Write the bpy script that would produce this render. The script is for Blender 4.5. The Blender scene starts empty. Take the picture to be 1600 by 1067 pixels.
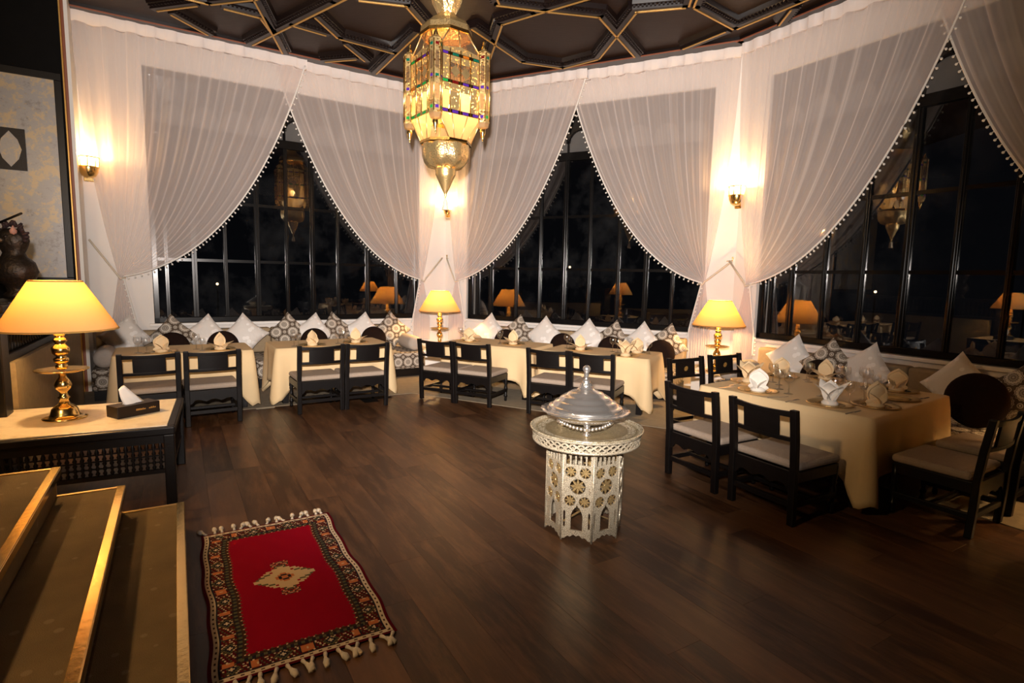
import bpy, bmesh, math, random
from mathutils import Vector, Matrix
random.seed(7)
PI = math.pi
scene = bpy.context.scene
COL = scene.collection

# ------------------------------------------------------------------ camera
F, PITCH, ROLL = 870.0, math.atan(100.5/870), 0.022
cam = bpy.data.cameras.new('camera'); cam_o = bpy.data.objects.new('camera', cam); COL.objects.link(cam_o)
cam.sensor_width = 36.0; cam.lens = F/1600*36.0; cam.clip_start = 0.02; cam.clip_end = 300
r0 = Vector((1, 0, 0)); u0 = Vector((0, math.sin(PITCH), math.cos(PITCH))); f0 = Vector((0, math.cos(PITCH), -math.sin(PITCH)))
R = r0*math.cos(ROLL)+u0*math.sin(ROLL); U = u0*math.cos(ROLL)-r0*math.sin(ROLL)
M = Matrix.Identity(4)
for i in range(3): M[i][0] = R[i]; M[i][1] = U[i]; M[i][2] = -f0[i]
M[2][3] = 1.5
cam_o.matrix_world = M
scene.camera = cam_o

# ------------------------------------------------------------------ world, flash, exposure
w = bpy.data.worlds.new('night'); scene.world = w; w.use_nodes = True
w.node_tree.nodes['Background'].inputs[0].default_value = (0.55, 0.6, 0.8, 1)
w.node_tree.nodes['Background'].inputs[1].default_value = 0.004
def spot(name, loc, target, watts, col, size, blend, rad):
    l = bpy.data.lights.new(name, 'SPOT'); l.energy = watts; l.color = col; l.spot_size = math.radians(size); l.spot_blend = blend; l.shadow_soft_size = rad
    o = bpy.data.objects.new(name, l); COL.objects.link(o); o.location = loc
    o.rotation_euler = (Vector(target)-Vector(loc)).to_track_quat('-Z', 'Y').to_euler(); return o
spot('camera_flash', (-0.06, -0.05, 1.74), (-0.55, 8.0, 3.2), 2750, (1.0, 0.90, 0.83), 92, 1.0, 0.04)
VS = scene.view_settings
VS.view_transform = 'Standard'; VS.look = 'None'; VS.gamma = 1.0; VS.use_curve_mapping = False
VS.exposure = 0.2
LAMP_W, SCONCE_W, LANTERN_W, PENDANT_W = 70.0, 33.0, 13.0, 190.0
WARM = (1.0, 0.62, 0.26)

# ------------------------------------------------------------------ mesh helpers
class MB:
    def __init__(s): s.v = []; s.f = []; s.sm = []
    def add(s, vs, fs, smooth=False, m=None):
        b = len(s.v)
        s.v += [tuple(m @ Vector(p)) if m else tuple(p) for p in vs]
        s.f += [tuple(b+i for i in f) for f in fs]; s.sm += [smooth]*len(fs); return s
    def box(s, x0, x1, y0, y1, z0, z1, m=None):
        vs = [(x0,y0,z0),(x1,y0,z0),(x1,y1,z0),(x0,y1,z0),(x0,y0,z1),(x1,y0,z1),(x1,y1,z1),(x0,y1,z1)]
        return s.add(vs, [(0,3,2,1),(4,5,6,7),(0,1,5,4),(1,2,6,5),(2,3,7,6),(3,0,4,7)], m=m)
    def prism(s, poly, z0, z1, m=None):
        n = len(poly); vs = [(x,y,z0) for x,y in poly]+[(x,y,z1) for x,y in poly]
        return s.add(vs, [tuple(range(n-1,-1,-1)), tuple(range(n,2*n))]+[(i,(i+1)%n,n+(i+1)%n,n+i) for i in range(n)], m=m)
    def lathe(s, prof, n=24, m=None, smooth=True, cap=True):
        vs = []; fs = []
        for r, z in prof:
            for k in range(n): a = 2*PI*k/n; vs.append((r*math.cos(a), r*math.sin(a), z))
        for j in range(len(prof)-1):
            for k in range(n): fs.append((j*n+k, j*n+(k+1)%n, (j+1)*n+(k+1)%n, (j+1)*n+k))
        s.add(vs, fs, smooth, m)
        if cap:
            b = len(s.v)-len(vs)
            if prof[0][0] > 1e-4: s.f.append(tuple(b+k for k in range(n-1,-1,-1))); s.sm.append(False)
            if prof[-1][0] > 1e-4: s.f.append(tuple(b+(len(prof)-1)*n+k for k in range(n))); s.sm.append(False)
        return s
    def tube(s, pts, r, n=8, m=None):
        pts = [Vector(p) for p in pts]; vs = []; fs = []
        for i, p in enumerate(pts):
            t = (pts[min(i+1,len(pts)-1)]-pts[max(i-1,0)]).normalized()
            a = t.cross(Vector((0,0,1)) if abs(t.z) < .9 else Vector((1,0,0))).normalized(); b = t.cross(a)
            rr = r[i] if isinstance(r, (list,tuple)) else r
            for k in range(n): c = 2*PI*k/n; vs.append(p+a*rr*math.cos(c)+b*rr*math.sin(c))
        for i in range(len(pts)-1):
            for k in range(n): fs.append((i*n+k, i*n+(k+1)%n, (i+1)*n+(k+1)%n, (i+1)*n+k))
        fs += [tuple(range(n-1,-1,-1)), tuple((len(pts)-1)*n+k for k in range(n))]
        return s.add(vs, fs, True, m)
    def bar(s, p, q, w, h, up=(0,0,1)):           # rectangular bar from p to q, w across, h along up
        p = Vector(p); q = Vector(q); t = (q-p).normalized(); a = t.cross(Vector(up)).normalized()*w/2; b = a.cross(t).normalized()*h/2
        vs = [p-a-b,p+a-b,p+a+b,p-a+b,q-a-b,q+a-b,q+a+b,q-a+b]
        return s.add(vs, [(0,1,2,3),(7,6,5,4),(0,4,5,1),(1,5,6,2),(2,6,7,3),(3,7,4,0)])
    def ball(s, c, r, seg=10, rings=6, sz=1.0):
        return s.lathe([(r*math.sin(PI*j/rings), -r*sz*math.cos(PI*j/rings)) for j in range(rings+1)], seg, Matrix.Translation(c), True, False)
    def build(s, name, mat, parent=None, bevel=0, uv=None, loc=None, rotz=None, sub=0, seg=2):
        me = bpy.data.meshes.new(name); me.from_pydata(s.v, [], s.f)
        me.polygons.foreach_set('use_smooth', s.sm)
        if uv == 'box':
            L = me.uv_layers.new(name='uv')
            for p in me.polygons:
                n = p.normal; k = max(range(3), key=lambda i: abs(n[i])); ij = [(1,2),(0,2),(0,1)][k]
                for li in p.loop_indices:
                    c = me.vertices[me.loops[li].vertex_index].co; L.data[li].uv = (c[ij[0]], c[ij[1]])
        me.materials.append(mat)
        bm = bmesh.new(); bm.from_mesh(me); bmesh.ops.recalc_face_normals(bm, faces=bm.faces); bm.to_mesh(me); bm.free()
        o = bpy.data.objects.new(name, me); COL.objects.link(o)
        if parent: o.parent = parent
        if loc is not None: o.location = loc
        if rotz is not None: o.rotation_euler = (0,0,rotz)
        if bevel:
            b = o.modifiers.new('bevel','BEVEL'); b.width = bevel; b.segments = seg; b.limit_method = 'ANGLE'; b.angle_limit = math.radians(50)
        if sub:
            b = o.modifiers.new('sub','SUBSURF'); b.levels = sub; b.render_levels = sub
        return o
def tag(o, label=None, cat=None, group=None, kind=None):
    if label: o['label'] = label
    if cat: o['category'] = cat
    if group: o['group'] = group
    if kind: o['kind'] = kind
    return o
def thing(name, label, cat, loc=(0,0,0), rotz=0, group=None):
    o = bpy.data.objects.new(name, None); COL.objects.link(o); o.empty_display_size = .1
    o.location = loc; o.rotation_euler = (0,0,rotz); return tag(o, label, cat, group)
def struct(name, loc=(0,0,0), rotz=0):
    o = bpy.data.objects.new(name, None); COL.objects.link(o); o.location = loc; o.rotation_euler = (0,0,rotz); o['kind'] = 'structure'; return o
def inst(src, parent, loc=None, rot=None, scale=None, name=None):
    o = src.copy(); COL.objects.link(o); o.parent = parent
    if loc is not None: o.location = loc
    if rot is not None: o.rotation_euler = rot
    if scale is not None: o.scale = scale
    return o
def copy_tree(o, parent=None):
    c = o.copy(); COL.objects.link(c); c.parent = parent
    for ch in list(o.children): copy_tree(ch, c)
    return c
def TR(x=0, y=0, z=0): return Matrix.Translation((x,y,z))
def RZ(a): return Matrix.Rotation(a,4,'Z')
def RX(a): return Matrix.Rotation(a,4,'X')
def RY(a): return Matrix.Rotation(a,4,'Y')
def point_light(name, loc, watts, col, rad, parent=None):
    l = bpy.data.lights.new(name, 'POINT'); l.energy = watts; l.color = col; l.shadow_soft_size = rad
    o = bpy.data.objects.new(name, l); COL.objects.link(o); o.location = loc
    if parent: o.parent = parent
    return o

# ------------------------------------------------------------------ materials
class NT:
    def __init__(s, name):
        s.m = bpy.data.materials.new(name); s.m.use_nodes = True; s.t = s.m.node_tree; s.t.nodes.clear()
        s.out = s.n('ShaderNodeOutputMaterial')
    def n(s, kind, **kw):
        x = s.t.nodes.new(kind)
        for k, v in kw.items():
            if k.startswith('_'): setattr(x, k[1:], v)
            else: s.set(x.inputs[k.replace('__',' ')], v)
        return x
    def set(s, inp, v):
        if hasattr(v, 'is_output') or isinstance(v, bpy.types.NodeSocket): s.t.links.new(v, inp)
        else: inp.default_value = v
    def math(s, op, a, b=0.0, c=None):
        x = s.t.nodes.new('ShaderNodeMath'); x.operation = op; s.set(x.inputs[0], a); s.set(x.inputs[1], b)
        if c is not None: s.set(x.inputs[2], c)
        return x.outputs[0]
    def mix(s, fac, a, b):
        x = s.t.nodes.new('ShaderNodeMix'); x.data_type = 'RGBA'; s.set(x.inputs[0], fac); s.set(x.inputs[6], a); s.set(x.inputs[7], b); return x.outputs[2]
    def ramp(s, fac, stops, interp='LINEAR'):
        x = s.t.nodes.new('ShaderNodeValToRGB'); x.color_ramp.interpolation = interp; e = x.color_ramp.elements
        while len(e) < len(stops): e.new(.5)
        for k, (p, c) in enumerate(stops): e[k].position = p; e[k].color = c if len(c) == 4 else (*c, 1)
        s.set(x.inputs[0], fac); return x.outputs[0]
    def obj(s): return s.n('ShaderNodeTexCoord').outputs['Object']
    def uv(s): return s.n('ShaderNodeTexCoord').outputs['UV']
    def noise(s, vec, scale, detail=3, rough=.55):
        x = s.n('ShaderNodeTexNoise', Vector=vec, Scale=scale, Detail=detail, Roughness=rough); return x.outputs[0]
    def vor(s, vec, scale, feature='F1'):
        x = s.n('ShaderNodeTexVoronoi', _feature=feature, Vector=vec, Scale=scale); return x.outputs[0]
    def mapping(s, vec, sc=(1,1,1), rot=(0,0,0), loc=(0,0,0)):
        return s.n('ShaderNodeMapping', Vector=vec, Scale=sc, Rotation=rot, Location=loc).outputs[0]
    def bump(s, h, strength=.3, dist=.01):
        return s.n('ShaderNodeBump', Height=h, Strength=strength, Distance=dist).outputs[0]
    def bsdf(s, col, rough=.5, metal=0., normal=None, **kw):
        b = s.n('ShaderNodeBsdfPrincipled'); s.set(b.inputs['Base Color'], col); s.set(b.inputs['Roughness'], rough); s.set(b.inputs['Metallic'], metal)
        if normal is not None: s.set(b.inputs['Normal'], normal)
        for k, v in kw.items(): s.set(b.inputs[k.replace('__',' ')], v)
        return b.outputs[0]
    def done(s, sh): s.t.links.new(sh, s.out.inputs[0]); return s.m
def c4(r, g, b): return (r, g, b, 1)
def simple(name, col, rough=.5, metal=0., var=.15, scale=8., bump=0., bscale=60., **kw):
    t = NT(name); v = t.obj(); n = t.noise(v, scale)
    a = tuple(max(0,x*(1-var)) for x in col); b = tuple(min(1,x*(1+var)) for x in col)
    nm = t.bump(t.noise(v, bscale, 4), bump, .01) if bump else None
    return t.done(t.bsdf(t.mix(n, c4(*a), c4(*b)), rough, metal, nm, **kw))
MT = {}
MT['plaster'] = simple('plaster', (.78,.74,.70), .8, var=.04, scale=3, bump=.08, bscale=40)
MT['dark_wall'] = simple('dark_wall', (.0045,.004,.0038), .8, var=.3, Specular__IOR__Level=.12)
MT['black'] = simple('black_lacquer', (.0055,.0042,.004), .36, var=.3, scale=12, bump=.05, Specular__IOR__Level=.28)
MT['frame'] = simple('window_metal', (.006,.0055,.0055), .2, var=.2, Specular__IOR__Level=.3)
MT['carpet'] = simple('carpet_beige', (.27,.215,.145), .95, var=.25, scale=14, bump=.6, bscale=220)
MT['gold'] = simple('gold_paint', (.62,.36,.10), .35, metal=.55, var=.12)
MT['redline'] = simple('rust_trim', (.25,.075,.035), .5)
MT['rope'] = simple('rope_cream', (.66,.58,.47), .8, var=.2, scale=90)
MT['brass'] = simple('brass', (.83,.58,.22), .22, metal=1., var=.12, scale=10, bump=.08, bscale=30)
MT['brass_dull'] = simple('brass_aged', (.74,.53,.24), .34, metal=.8, var=.3, scale=14, bump=.25, bscale=70)
MT['silver'] = simple('silver_plate', (.82,.79,.75), .20, metal=.93, var=.08, bump=.06, bscale=26)
MT['white_paint'] = simple('white_paint', (.80,.77,.73), .5, var=.03)
MT['seat'] = simple('seat_fabric', (.37,.29,.225), .95, var=.18, scale=50, bump=.3, bscale=160)
MT['cloth'] = simple('table_linen', (.75,.555,.31), .85, var=.05, scale=5, bump=.15, bscale=300)
MT['overlay'] = simple('napkin_linen', (.74,.55,.32), .85, var=.06, scale=14, bump=.1, bscale=200)
MT['napkin_white'] = simple('napkin_white', (.84,.79,.72), .85, var=.05, scale=14, bump=.1, bscale=200)
MT['velvet'] = simple('velvet_brown', (.014,.007,.005), .95, var=.25, scale=20, Specular__IOR__Level=.1)
MT['backrest'] = simple('backrest_fabric', (.34,.25,.15), .9, var=.15, scale=30, bump=.2, bscale=150)
MT['bolster'] = simple('bolster_fabric', (.42,.36,.31), .92, var=.1, scale=30, bump=.2, bscale=150)
MT['tissue'] = simple('tissue', (.86,.82,.78), .9, var=.03)
MT['leather'] = simple('dark_leather', (.012,.007,.005), .42, var=.25, bump=.15, Specular__IOR__Level=.3)
MT['bronze'] = simple('bust_bronze', (.035,.026,.020), .42, metal=.6, var=.5, scale=24, bump=.8, bscale=36)
MT['feather'] = simple('feather_dark', (.03,.012,.012), .8)
MT['skin_pink'] = simple('ear_pink', (.42,.22,.17), .7)
MT['marble'] = None
MT['parapet'] = simple('parapet_stone', (.30,.26,.22), .85, var=.2)
def marble():
    t = NT('marble_top'); v = t.obj(); n = t.noise(t.mapping(v,(3,3,3)), 2.5, 8, .7)
    return t.done(t.bsdf(t.ramp(n, [(.3,(.55,.43,.28)),(.5,(.78,.68,.52)),(.7,(.70,.58,.42))]), .3))
MT['marble'] = marble()
def plank():
    t = NT('floor_plank'); v = t.obj(); rnd = t.n('ShaderNodeObjectInfo').outputs['Random']
    off = t.n('ShaderNodeCombineXYZ', X=t.math('MULTIPLY', rnd, 37.), Y=t.math('MULTIPLY', rnd, 91.))
    ad = t.n('ShaderNodeVectorMath', _operation='ADD'); t.set(ad.inputs[0], v); t.set(ad.inputs[1], off.outputs[0]); p = ad.outputs[0]
    g = t.noise(t.mapping(p,(1.3,16,1)), 3., 6, .65); b = t.noise(t.mapping(p,(1.1,6.,1)), 2.0, 6, .68)
    base = t.mix(g, c4(.018,.0072,.0030), c4(.072,.0300,.0120))
    base = t.mix(t.math('MULTIPLY', t.math('POWER', rnd, 3.), .6), base, c4(.17,.082,.038))
    base = t.mix(t.ramp(b, [(.46,(0,0,0)),(.70,(.75,.75,.75))]), base, c4(.17,.078,.033))
    return t.done(t.bsdf(base, t.math('MULTIPLY_ADD', g, .16, .30), 0, t.bump(g,.12,.004), Specular__IOR__Level=.33))
MT['plank'] = plank()
def ceil_wood():
    t = NT('ceiling_wood'); v = t.obj(); g = t.noise(t.mapping(v,(2,14,2),(0,0,.6)), 2.5, 6, .6)
    return t.done(t.bsdf(t.mix(g, c4(.010,.0048,.003), c4(.026,.0125,.0085)), .42, 0, t.bump(g,.25,.004), Specular__IOR__Level=.22))
MT['ceil'] = ceil_wood()
MT['beam'] = simple('ceiling_beam', (.009,.005,.0045), .28, var=.3, scale=10)
def sheer():
    t = NT('sheer_voile'); v = t.obj()
    wv = t.noise(t.mapping(v,(1,1,1)), 500, 1)
    d = t.n('ShaderNodeBsdfDiffuse', Color=c4(.88,.79,.755), Roughness=1.); tl = t.n('ShaderNodeBsdfTranslucent', Color=c4(.88,.78,.72))
    m = t.n('ShaderNodeMixShader'); t.set(m.inputs[0], .38); t.set(m.inputs[1], d.outputs[0]); t.set(m.inputs[2], tl.outputs[0])
    lw = t.n('ShaderNodeLayerWeight', Blend=.35).outputs['Facing']   # threads pack closer where the cloth turns edge-on
    fac = t.math('MINIMUM', t.math('MULTIPLY_ADD', t.math('POWER', lw, 1.6), .62, .50), .97)
    mm = t.n('ShaderNodeMixShader'); t.set(mm.inputs[0], fac); t.set(mm.inputs[1], t.n('ShaderNodeBsdfTransparent').outputs[0]); t.set(mm.inputs[2], m.outputs[0])
    return t.done(mm.outputs[0])
MT['sheer'] = sheer()
def cloth_tl(name, col, k=.4):
    t = NT(name); d = t.n('ShaderNodeBsdfDiffuse', Color=c4(*col)); tl = t.n('ShaderNodeBsdfTranslucent', Color=c4(*col))
    m = t.n('ShaderNodeMixShader'); t.set(m.inputs[0], k); t.set(m.inputs[1], d.outputs[0]); t.set(m.inputs[2], tl.outputs[0]); return t.done(m.outputs[0])
MT['heading'] = cloth_tl('curtain_heading', (.86,.80,.79), .2)
MT['pompom'] = cloth_tl('pompom_white', (.86,.83,.79), .1)
def shade_mat():
    t = NT('lamp_shade'); n = t.noise(t.obj(), 60, 3)
    d = t.n('ShaderNodeBsdfDiffuse', Color=c4(.78,.56,.27)); tl = t.n('ShaderNodeBsdfTranslucent', Color=t.mix(n, c4(.30,.135,.024), c4(.36,.165,.032)))
    m = t.n('ShaderNodeMixShader'); t.set(m.inputs[0], .33); t.set(m.inputs[1], d.outputs[0]); t.set(m.inputs[2], tl.outputs[0]); return t.done(m.outputs[0])
MT['shade'] = shade_mat()
MT['shade_band'] = cloth_tl('shade_binding', (.55,.36,.12), .3)
def glass(name, tint=(1,1,1), rough=.0, f0=.04, fmax=.9, edge=1.):
    t = NT(name); fc = t.n('ShaderNodeLayerWeight', Blend=.5).outputs['Facing']     # Schlick, the same from both sides of a thin pane
    fr = t.math('MULTIPLY_ADD', t.math('POWER', fc, 5.), fmax-f0, f0)
    g = t.n('ShaderNodeBsdfGlossy', Color=c4(1,1,1), Roughness=rough); tr = t.n('ShaderNodeBsdfTransparent', Color=t.mix(t.math('POWER', fc, 3.), c4(*tint), c4(*[x*edge for x in tint])))
    m = t.n('ShaderNodeMixShader'); t.set(m.inputs[0], fr); t.set(m.inputs[1], tr.outputs[0]); t.set(m.inputs[2], g.outputs[0]); return t.done(m.outputs[0])
def dusty_pane():
    m = glass('window_glass', (.84,.85,.85), .0, .07, .9); t = NT.__new__(NT); t.m = m; t.t = m.node_tree; t.out = [n for n in t.t.nodes if n.type == 'OUTPUT_MATERIAL'][0]
    src = t.out.inputs[0].links[0].from_socket; n = t.noise(t.n('ShaderNodeNewGeometry').outputs['Position'], 1.6, 5, .65)
    d = t.n('ShaderNodeBsdfDiffuse', Color=c4(.55,.56,.58)); mx = t.n('ShaderNodeMixShader')
    t.set(mx.inputs[0], t.ramp(n, [(.46,(0,0,0)),(.75,(.016,.016,.016))])); t.set(mx.inputs[1], src); t.set(mx.inputs[2], d.outputs[0]); return t.done(mx.outputs[0])
MT['pane'] = dusty_pane()
MT['glass'] = glass('clear_glass', (.96,.96,.96), .06, .16, .8, .6)
def frosted(name, col, tl=.7, trans=.15, rough=.2):
    t = NT(name); d = t.n('ShaderNodeBsdfDiffuse', Color=c4(*col)); l = t.n('ShaderNodeBsdfTranslucent', Color=c4(*col))
    m = t.n('ShaderNodeMixShader'); t.set(m.inputs[0], tl); t.set(m.inputs[1], d.outputs[0]); t.set(m.inputs[2], l.outputs[0])
    g = t.n('ShaderNodeBsdfTransparent', Color=c4(*col)); m2 = t.n('ShaderNodeMixShader'); t.set(m2.inputs[0], trans); t.set(m2.inputs[1], m.outputs[0]); t.set(m2.inputs[2], g.outputs[0])
    gl = t.n('ShaderNodeBsdfGlossy', Roughness=rough); m3 = t.n('ShaderNodeMixShader'); t.set(m3.inputs[0], .06); t.set(m3.inputs[1], m2.outputs[0]); t.set(m3.inputs[2], gl.outputs[0]); return t.done(m3.outputs[0])
MT['frost'] = frosted('frosted_glass', (.80,.62,.36), .75, .2)
MT['frost_win'] = frosted('frosted_fanlight', (.30,.29,.28), .3, .5)
MT['lantern_clear'] = frosted('lantern_clear', (.60,.52,.42), .5, .88)
for nm, cc in (('green',(.05,.65,.18)),('purple',(.20,.07,.75)),('red',(.30,.02,.02)),('amber',(.8,.35,.05)),('teal',(.02,.30,.22))):
    MT['g_'+nm] = frosted('glass_'+nm, cc, .6, .35)
def filigree():
    t = NT('filigree_brass'); v = t.obj(); d = t.vor(v, 42.); e = t.noise(v, 70, 2)
    hole = t.math('LESS_THAN', t.math('ADD', d, t.math('MULTIPLY', e, .12)), .36)
    br = t.bsdf(c4(.85,.61,.27), .30, .75, t.bump(d,.4,.01)); tl = t.n('ShaderNodeBsdfTranslucent', Color=c4(.95,.78,.45))
    m = t.n('ShaderNodeMixShader'); t.set(m.inputs[0], hole); t.set(m.inputs[1], br); t.set(m.inputs[2], tl.outputs[0]); return t.done(m.outputs[0])
MT['filigree'] = filigree()
def punched():
    t = NT('punched_brass'); v = t.obj(); d = t.vor(v, 60.)
    hole = t.math('LESS_THAN', d, .20)
    return t.done(t.bsdf(t.mix(hole, c4(.85,.62,.29), c4(.10,.05,.02)), .28, t.math('MULTIPLY', t.math('SUBTRACT', 1., hole), .82), t.bump(d,.5,.006)))
MT['punched'] = punched()
def engraved():
    t = NT('engraved_metal'); v = t.obj(); d = t.vor(v, 110., 'DISTANCE_TO_EDGE'); n = t.noise(v, 24, 4)
    g = t.ramp(d, [(0,(.10,.07,.035)),(.18,(.60,.52,.38))])
    return t.done(t.bsdf(t.mix(t.math('MULTIPLY', n, .5), g, c4(.64,.57,.44)), .38, .35, t.bump(d,.4,.004)))
MT['engraved'] = engraved()
def tray_top():
    t = NT('tray_brass'); v = t.obj(); sp = t.n('ShaderNodeSeparateXYZ', Vector=v)
    r = t.math('SQRT', t.math('ADD', t.math('POWER', sp.outputs[0], 2.), t.math('POWER', sp.outputs[1], 2.)))
    bands = t.ramp(t.math('MULTIPLY', r, 3.), [(0,(.52,.44,.28)),(.55,(.42,.34,.20)),(.72,(.30,.23,.13)),(.76,(.72,.64,.47)),(.85,(.70,.62,.45)),(.88,(.40,.32,.18)),(.93,(.74,.66,.48))])
    d = t.vor(v, 70., 'DISTANCE_TO_EDGE')
    return t.done(t.bsdf(t.mix(t.math('LESS_THAN', d, .07), bands, c4(.30,.23,.12)), .26, .55, t.bump(d,.25,.003)))
MT['tray'] = tray_top()
def medallion():
    t = NT('medallion_fabric'); v = t.uv(); sc = 6.6
    fx = t.n('ShaderNodeVectorMath', _operation='SCALE'); t.set(fx.inputs[0], v); fx.inputs['Scale'].default_value = sc
    fr = t.n('ShaderNodeVectorMath', _operation='FRACTION'); t.set(fr.inputs[0], fx.outputs[0])
    sp = t.n('ShaderNodeSeparateXYZ', Vector=fr.outputs[0])
    x = t.math('SUBTRACT', sp.outputs[0], .5); y = t.math('SUBTRACT', sp.outputs[1], .5)
    r = t.math('SQRT', t.math('ADD', t.math('MULTIPLY', x, x), t.math('MULTIPLY', y, y)))
    pet = t.math('MULTIPLY', t.math('SINE', t.math('MULTIPLY', t.math('ARCTAN2', y, x), 14.)), .022)
    rr = t.math('ADD', r, pet)
    k = t.ramp(rr, [(0,(.8,.8,.8)),(.06,(.05,.05,.05)),(.11,(.6,.6,.6)),(.19,(.1,.1,.1)),(.235,(1,1,1)),(.36,(.15,.15,.15)),(.40,(.85,.85,.85)),(.44,(0,0,0))], 'CONSTANT')
    ax = t.math('SUBTRACT', .5, t.math('ABSOLUTE', x)); ay = t.math('SUBTRACT', .5, t.math('ABSOLUTE', y))
    rc = t.math('SQRT', t.math('ADD', t.math('MULTIPLY', ax, ax), t.math('MULTIPLY', ay, ay)))
    k2 = t.ramp(rc, [(0,(1,1,1)),(.05,(0,0,0)),(.09,(.9,.9,.9)),(.14,(0,0,0))], 'CONSTANT')
    kk = t.math('MAXIMUM', k, k2)
    return t.done(t.bsdf(t.mix(kk, c4(.085,.058,.038), c4(.58,.52,.44)), .85, 0, t.bump(t.noise(v,300,2),.15,.003)))
MT['medallion'] = medallion()
def satin():
    t = NT('white_satin'); v = t.uv(); d = t.vor(v, 16.); n = t.noise(v, 9, 3)
    return t.done(t.bsdf(t.mix(t.math('GREATER_THAN', t.math('ADD', d, t.math('MULTIPLY', n, .4)), .62), c4(.84,.81,.78), c4(.70,.66,.62)), .48, 0, t.bump(n,.5,.02), Sheen__Weight=.2))
MT['satin'] = satin()
def stair_carpet():
    t = NT('stair_carpet'); v = t.obj(); n = t.noise(v, 260, 2); b = t.noise(v, 7, 4); d = t.vor(v, 11.)
    base = t.mix(b, c4(.11,.072,.028), c4(.20,.132,.056)); base = t.mix(t.math('MULTIPLY', t.math('LESS_THAN', d, .16), .35), base, c4(.30,.22,.13))
    return t.done(t.bsdf(base, .95, 0, t.bump(n,.7,.006)))
MT['stair'] = stair_carpet()
def low_wall_mat():
    t = NT('sponged_beige'); v = t.obj(); n = t.noise(v, 16, 6, .7)
    return t.done(t.bsdf(t.mix(n, c4(.16,.115,.06), c4(.36,.28,.17)), .75))
MT['low_wall'] = low_wall_mat()
def antique_mirror():
    t = NT('antique_mirror'); v = t.obj(); n = t.noise(t.mapping(v,(1,1,.8)), 3.2, 8, .72); n2 = t.noise(v, 13, 4, .7)
    n3 = t.noise(t.mapping(v,(1,1,1.4)), 26, 6, .75)
    k = t.ramp(t.math('MULTIPLY_ADD', n3, .5, t.math('MULTIPLY_ADD', n2, .35, n)), [(.93,(0,0,0)),(1.0,(.8,.8,.8))])
    kd = t.ramp(t.math('MULTIPLY_ADD', n3, .6, t.math('SUBTRACT', 1., n)), [(.86,(0,0,0)),(.95,(1,1,1))])
    base = t.mix(t.math('MULTIPLY', kd, .55), c4(.36,.345,.345), c4(.18,.16,.14))
    return t.done(t.bsdf(t.mix(k, base, c4(.56,.42,.24)), .36, .12))
MT['mirror'] = antique_mirror()
def attr_mat(name):
    t = NT(name); a = t.n('ShaderNodeVertexColor'); a.layer_name = 'knots'; n = t.noise(t.obj(), 320, 2)
    return t.done(t.bsdf(a.outputs[0], .95, 0, t.bump(n,.7,.004), Specular__IOR__Level=.05))
MT['rug'] = attr_mat('rug_wool')
def emit(name, col, s):
    t = NT(name); e = t.n('ShaderNodeEmission', Color=c4(*col), Strength=s); return t.done(e.outputs[0])
MT['bulb'] = emit('bulb', (1,.72,.38), 30.); MT['far_light'] = emit('far_light', (1,.70,.38), 5.)

# ------------------------------------------------------------------ the room's frame: three window walls
ZC = 4.57
def frame_(o, a, L): a = math.radians(a); return dict(o=Vector((*o,0)), a=a, d=Vector((math.cos(a),math.sin(a),0)), n=Vector((math.sin(a),-math.cos(a),0)), L=L)
WA = frame_((-5.364,6.949), 32.42, 4.956); WB = frame_((-1.179,9.603), -26.88, 4.572); WC = frame_((2.899,7.536), -60.0, 4.60)
def pt(W, s, d, z=0.): p = W['o']+W['d']*s+W['n']*d; return Vector((p.x, p.y, z))
# local frame of a wall: x along the wall, y = minus d (towards the wall is +y), z up
WALL_D = -.16

def wall(name, W, s0, s1, win):
    o = struct(name, W['o'], W['a']); a, b, z0, z1 = win; y0, y1 = -WALL_D, -WALL_D+.30
    m = MB().box(s0,s1,y0,y1,0,z0).box(s0,s1,y0,y1,z1,ZC+.1).box(s0,a,y0,y1,z0,z1).box(b,s1,y0,y1,z0,z1)
    m.build('wall_face', MT['plaster'], o); return o
SILL, HEAD = .775, 4.10
wall('wall_back_left', WA, -.45, 5.20, (.74,4.56,SILL,HEAD))
wall('wall_back', WB, -.25, 4.72, (.34,4.23,SILL,HEAD))
wall('wall_right', WC, -.12, 4.75, (.31,4.30,SILL,HEAD))

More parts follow.
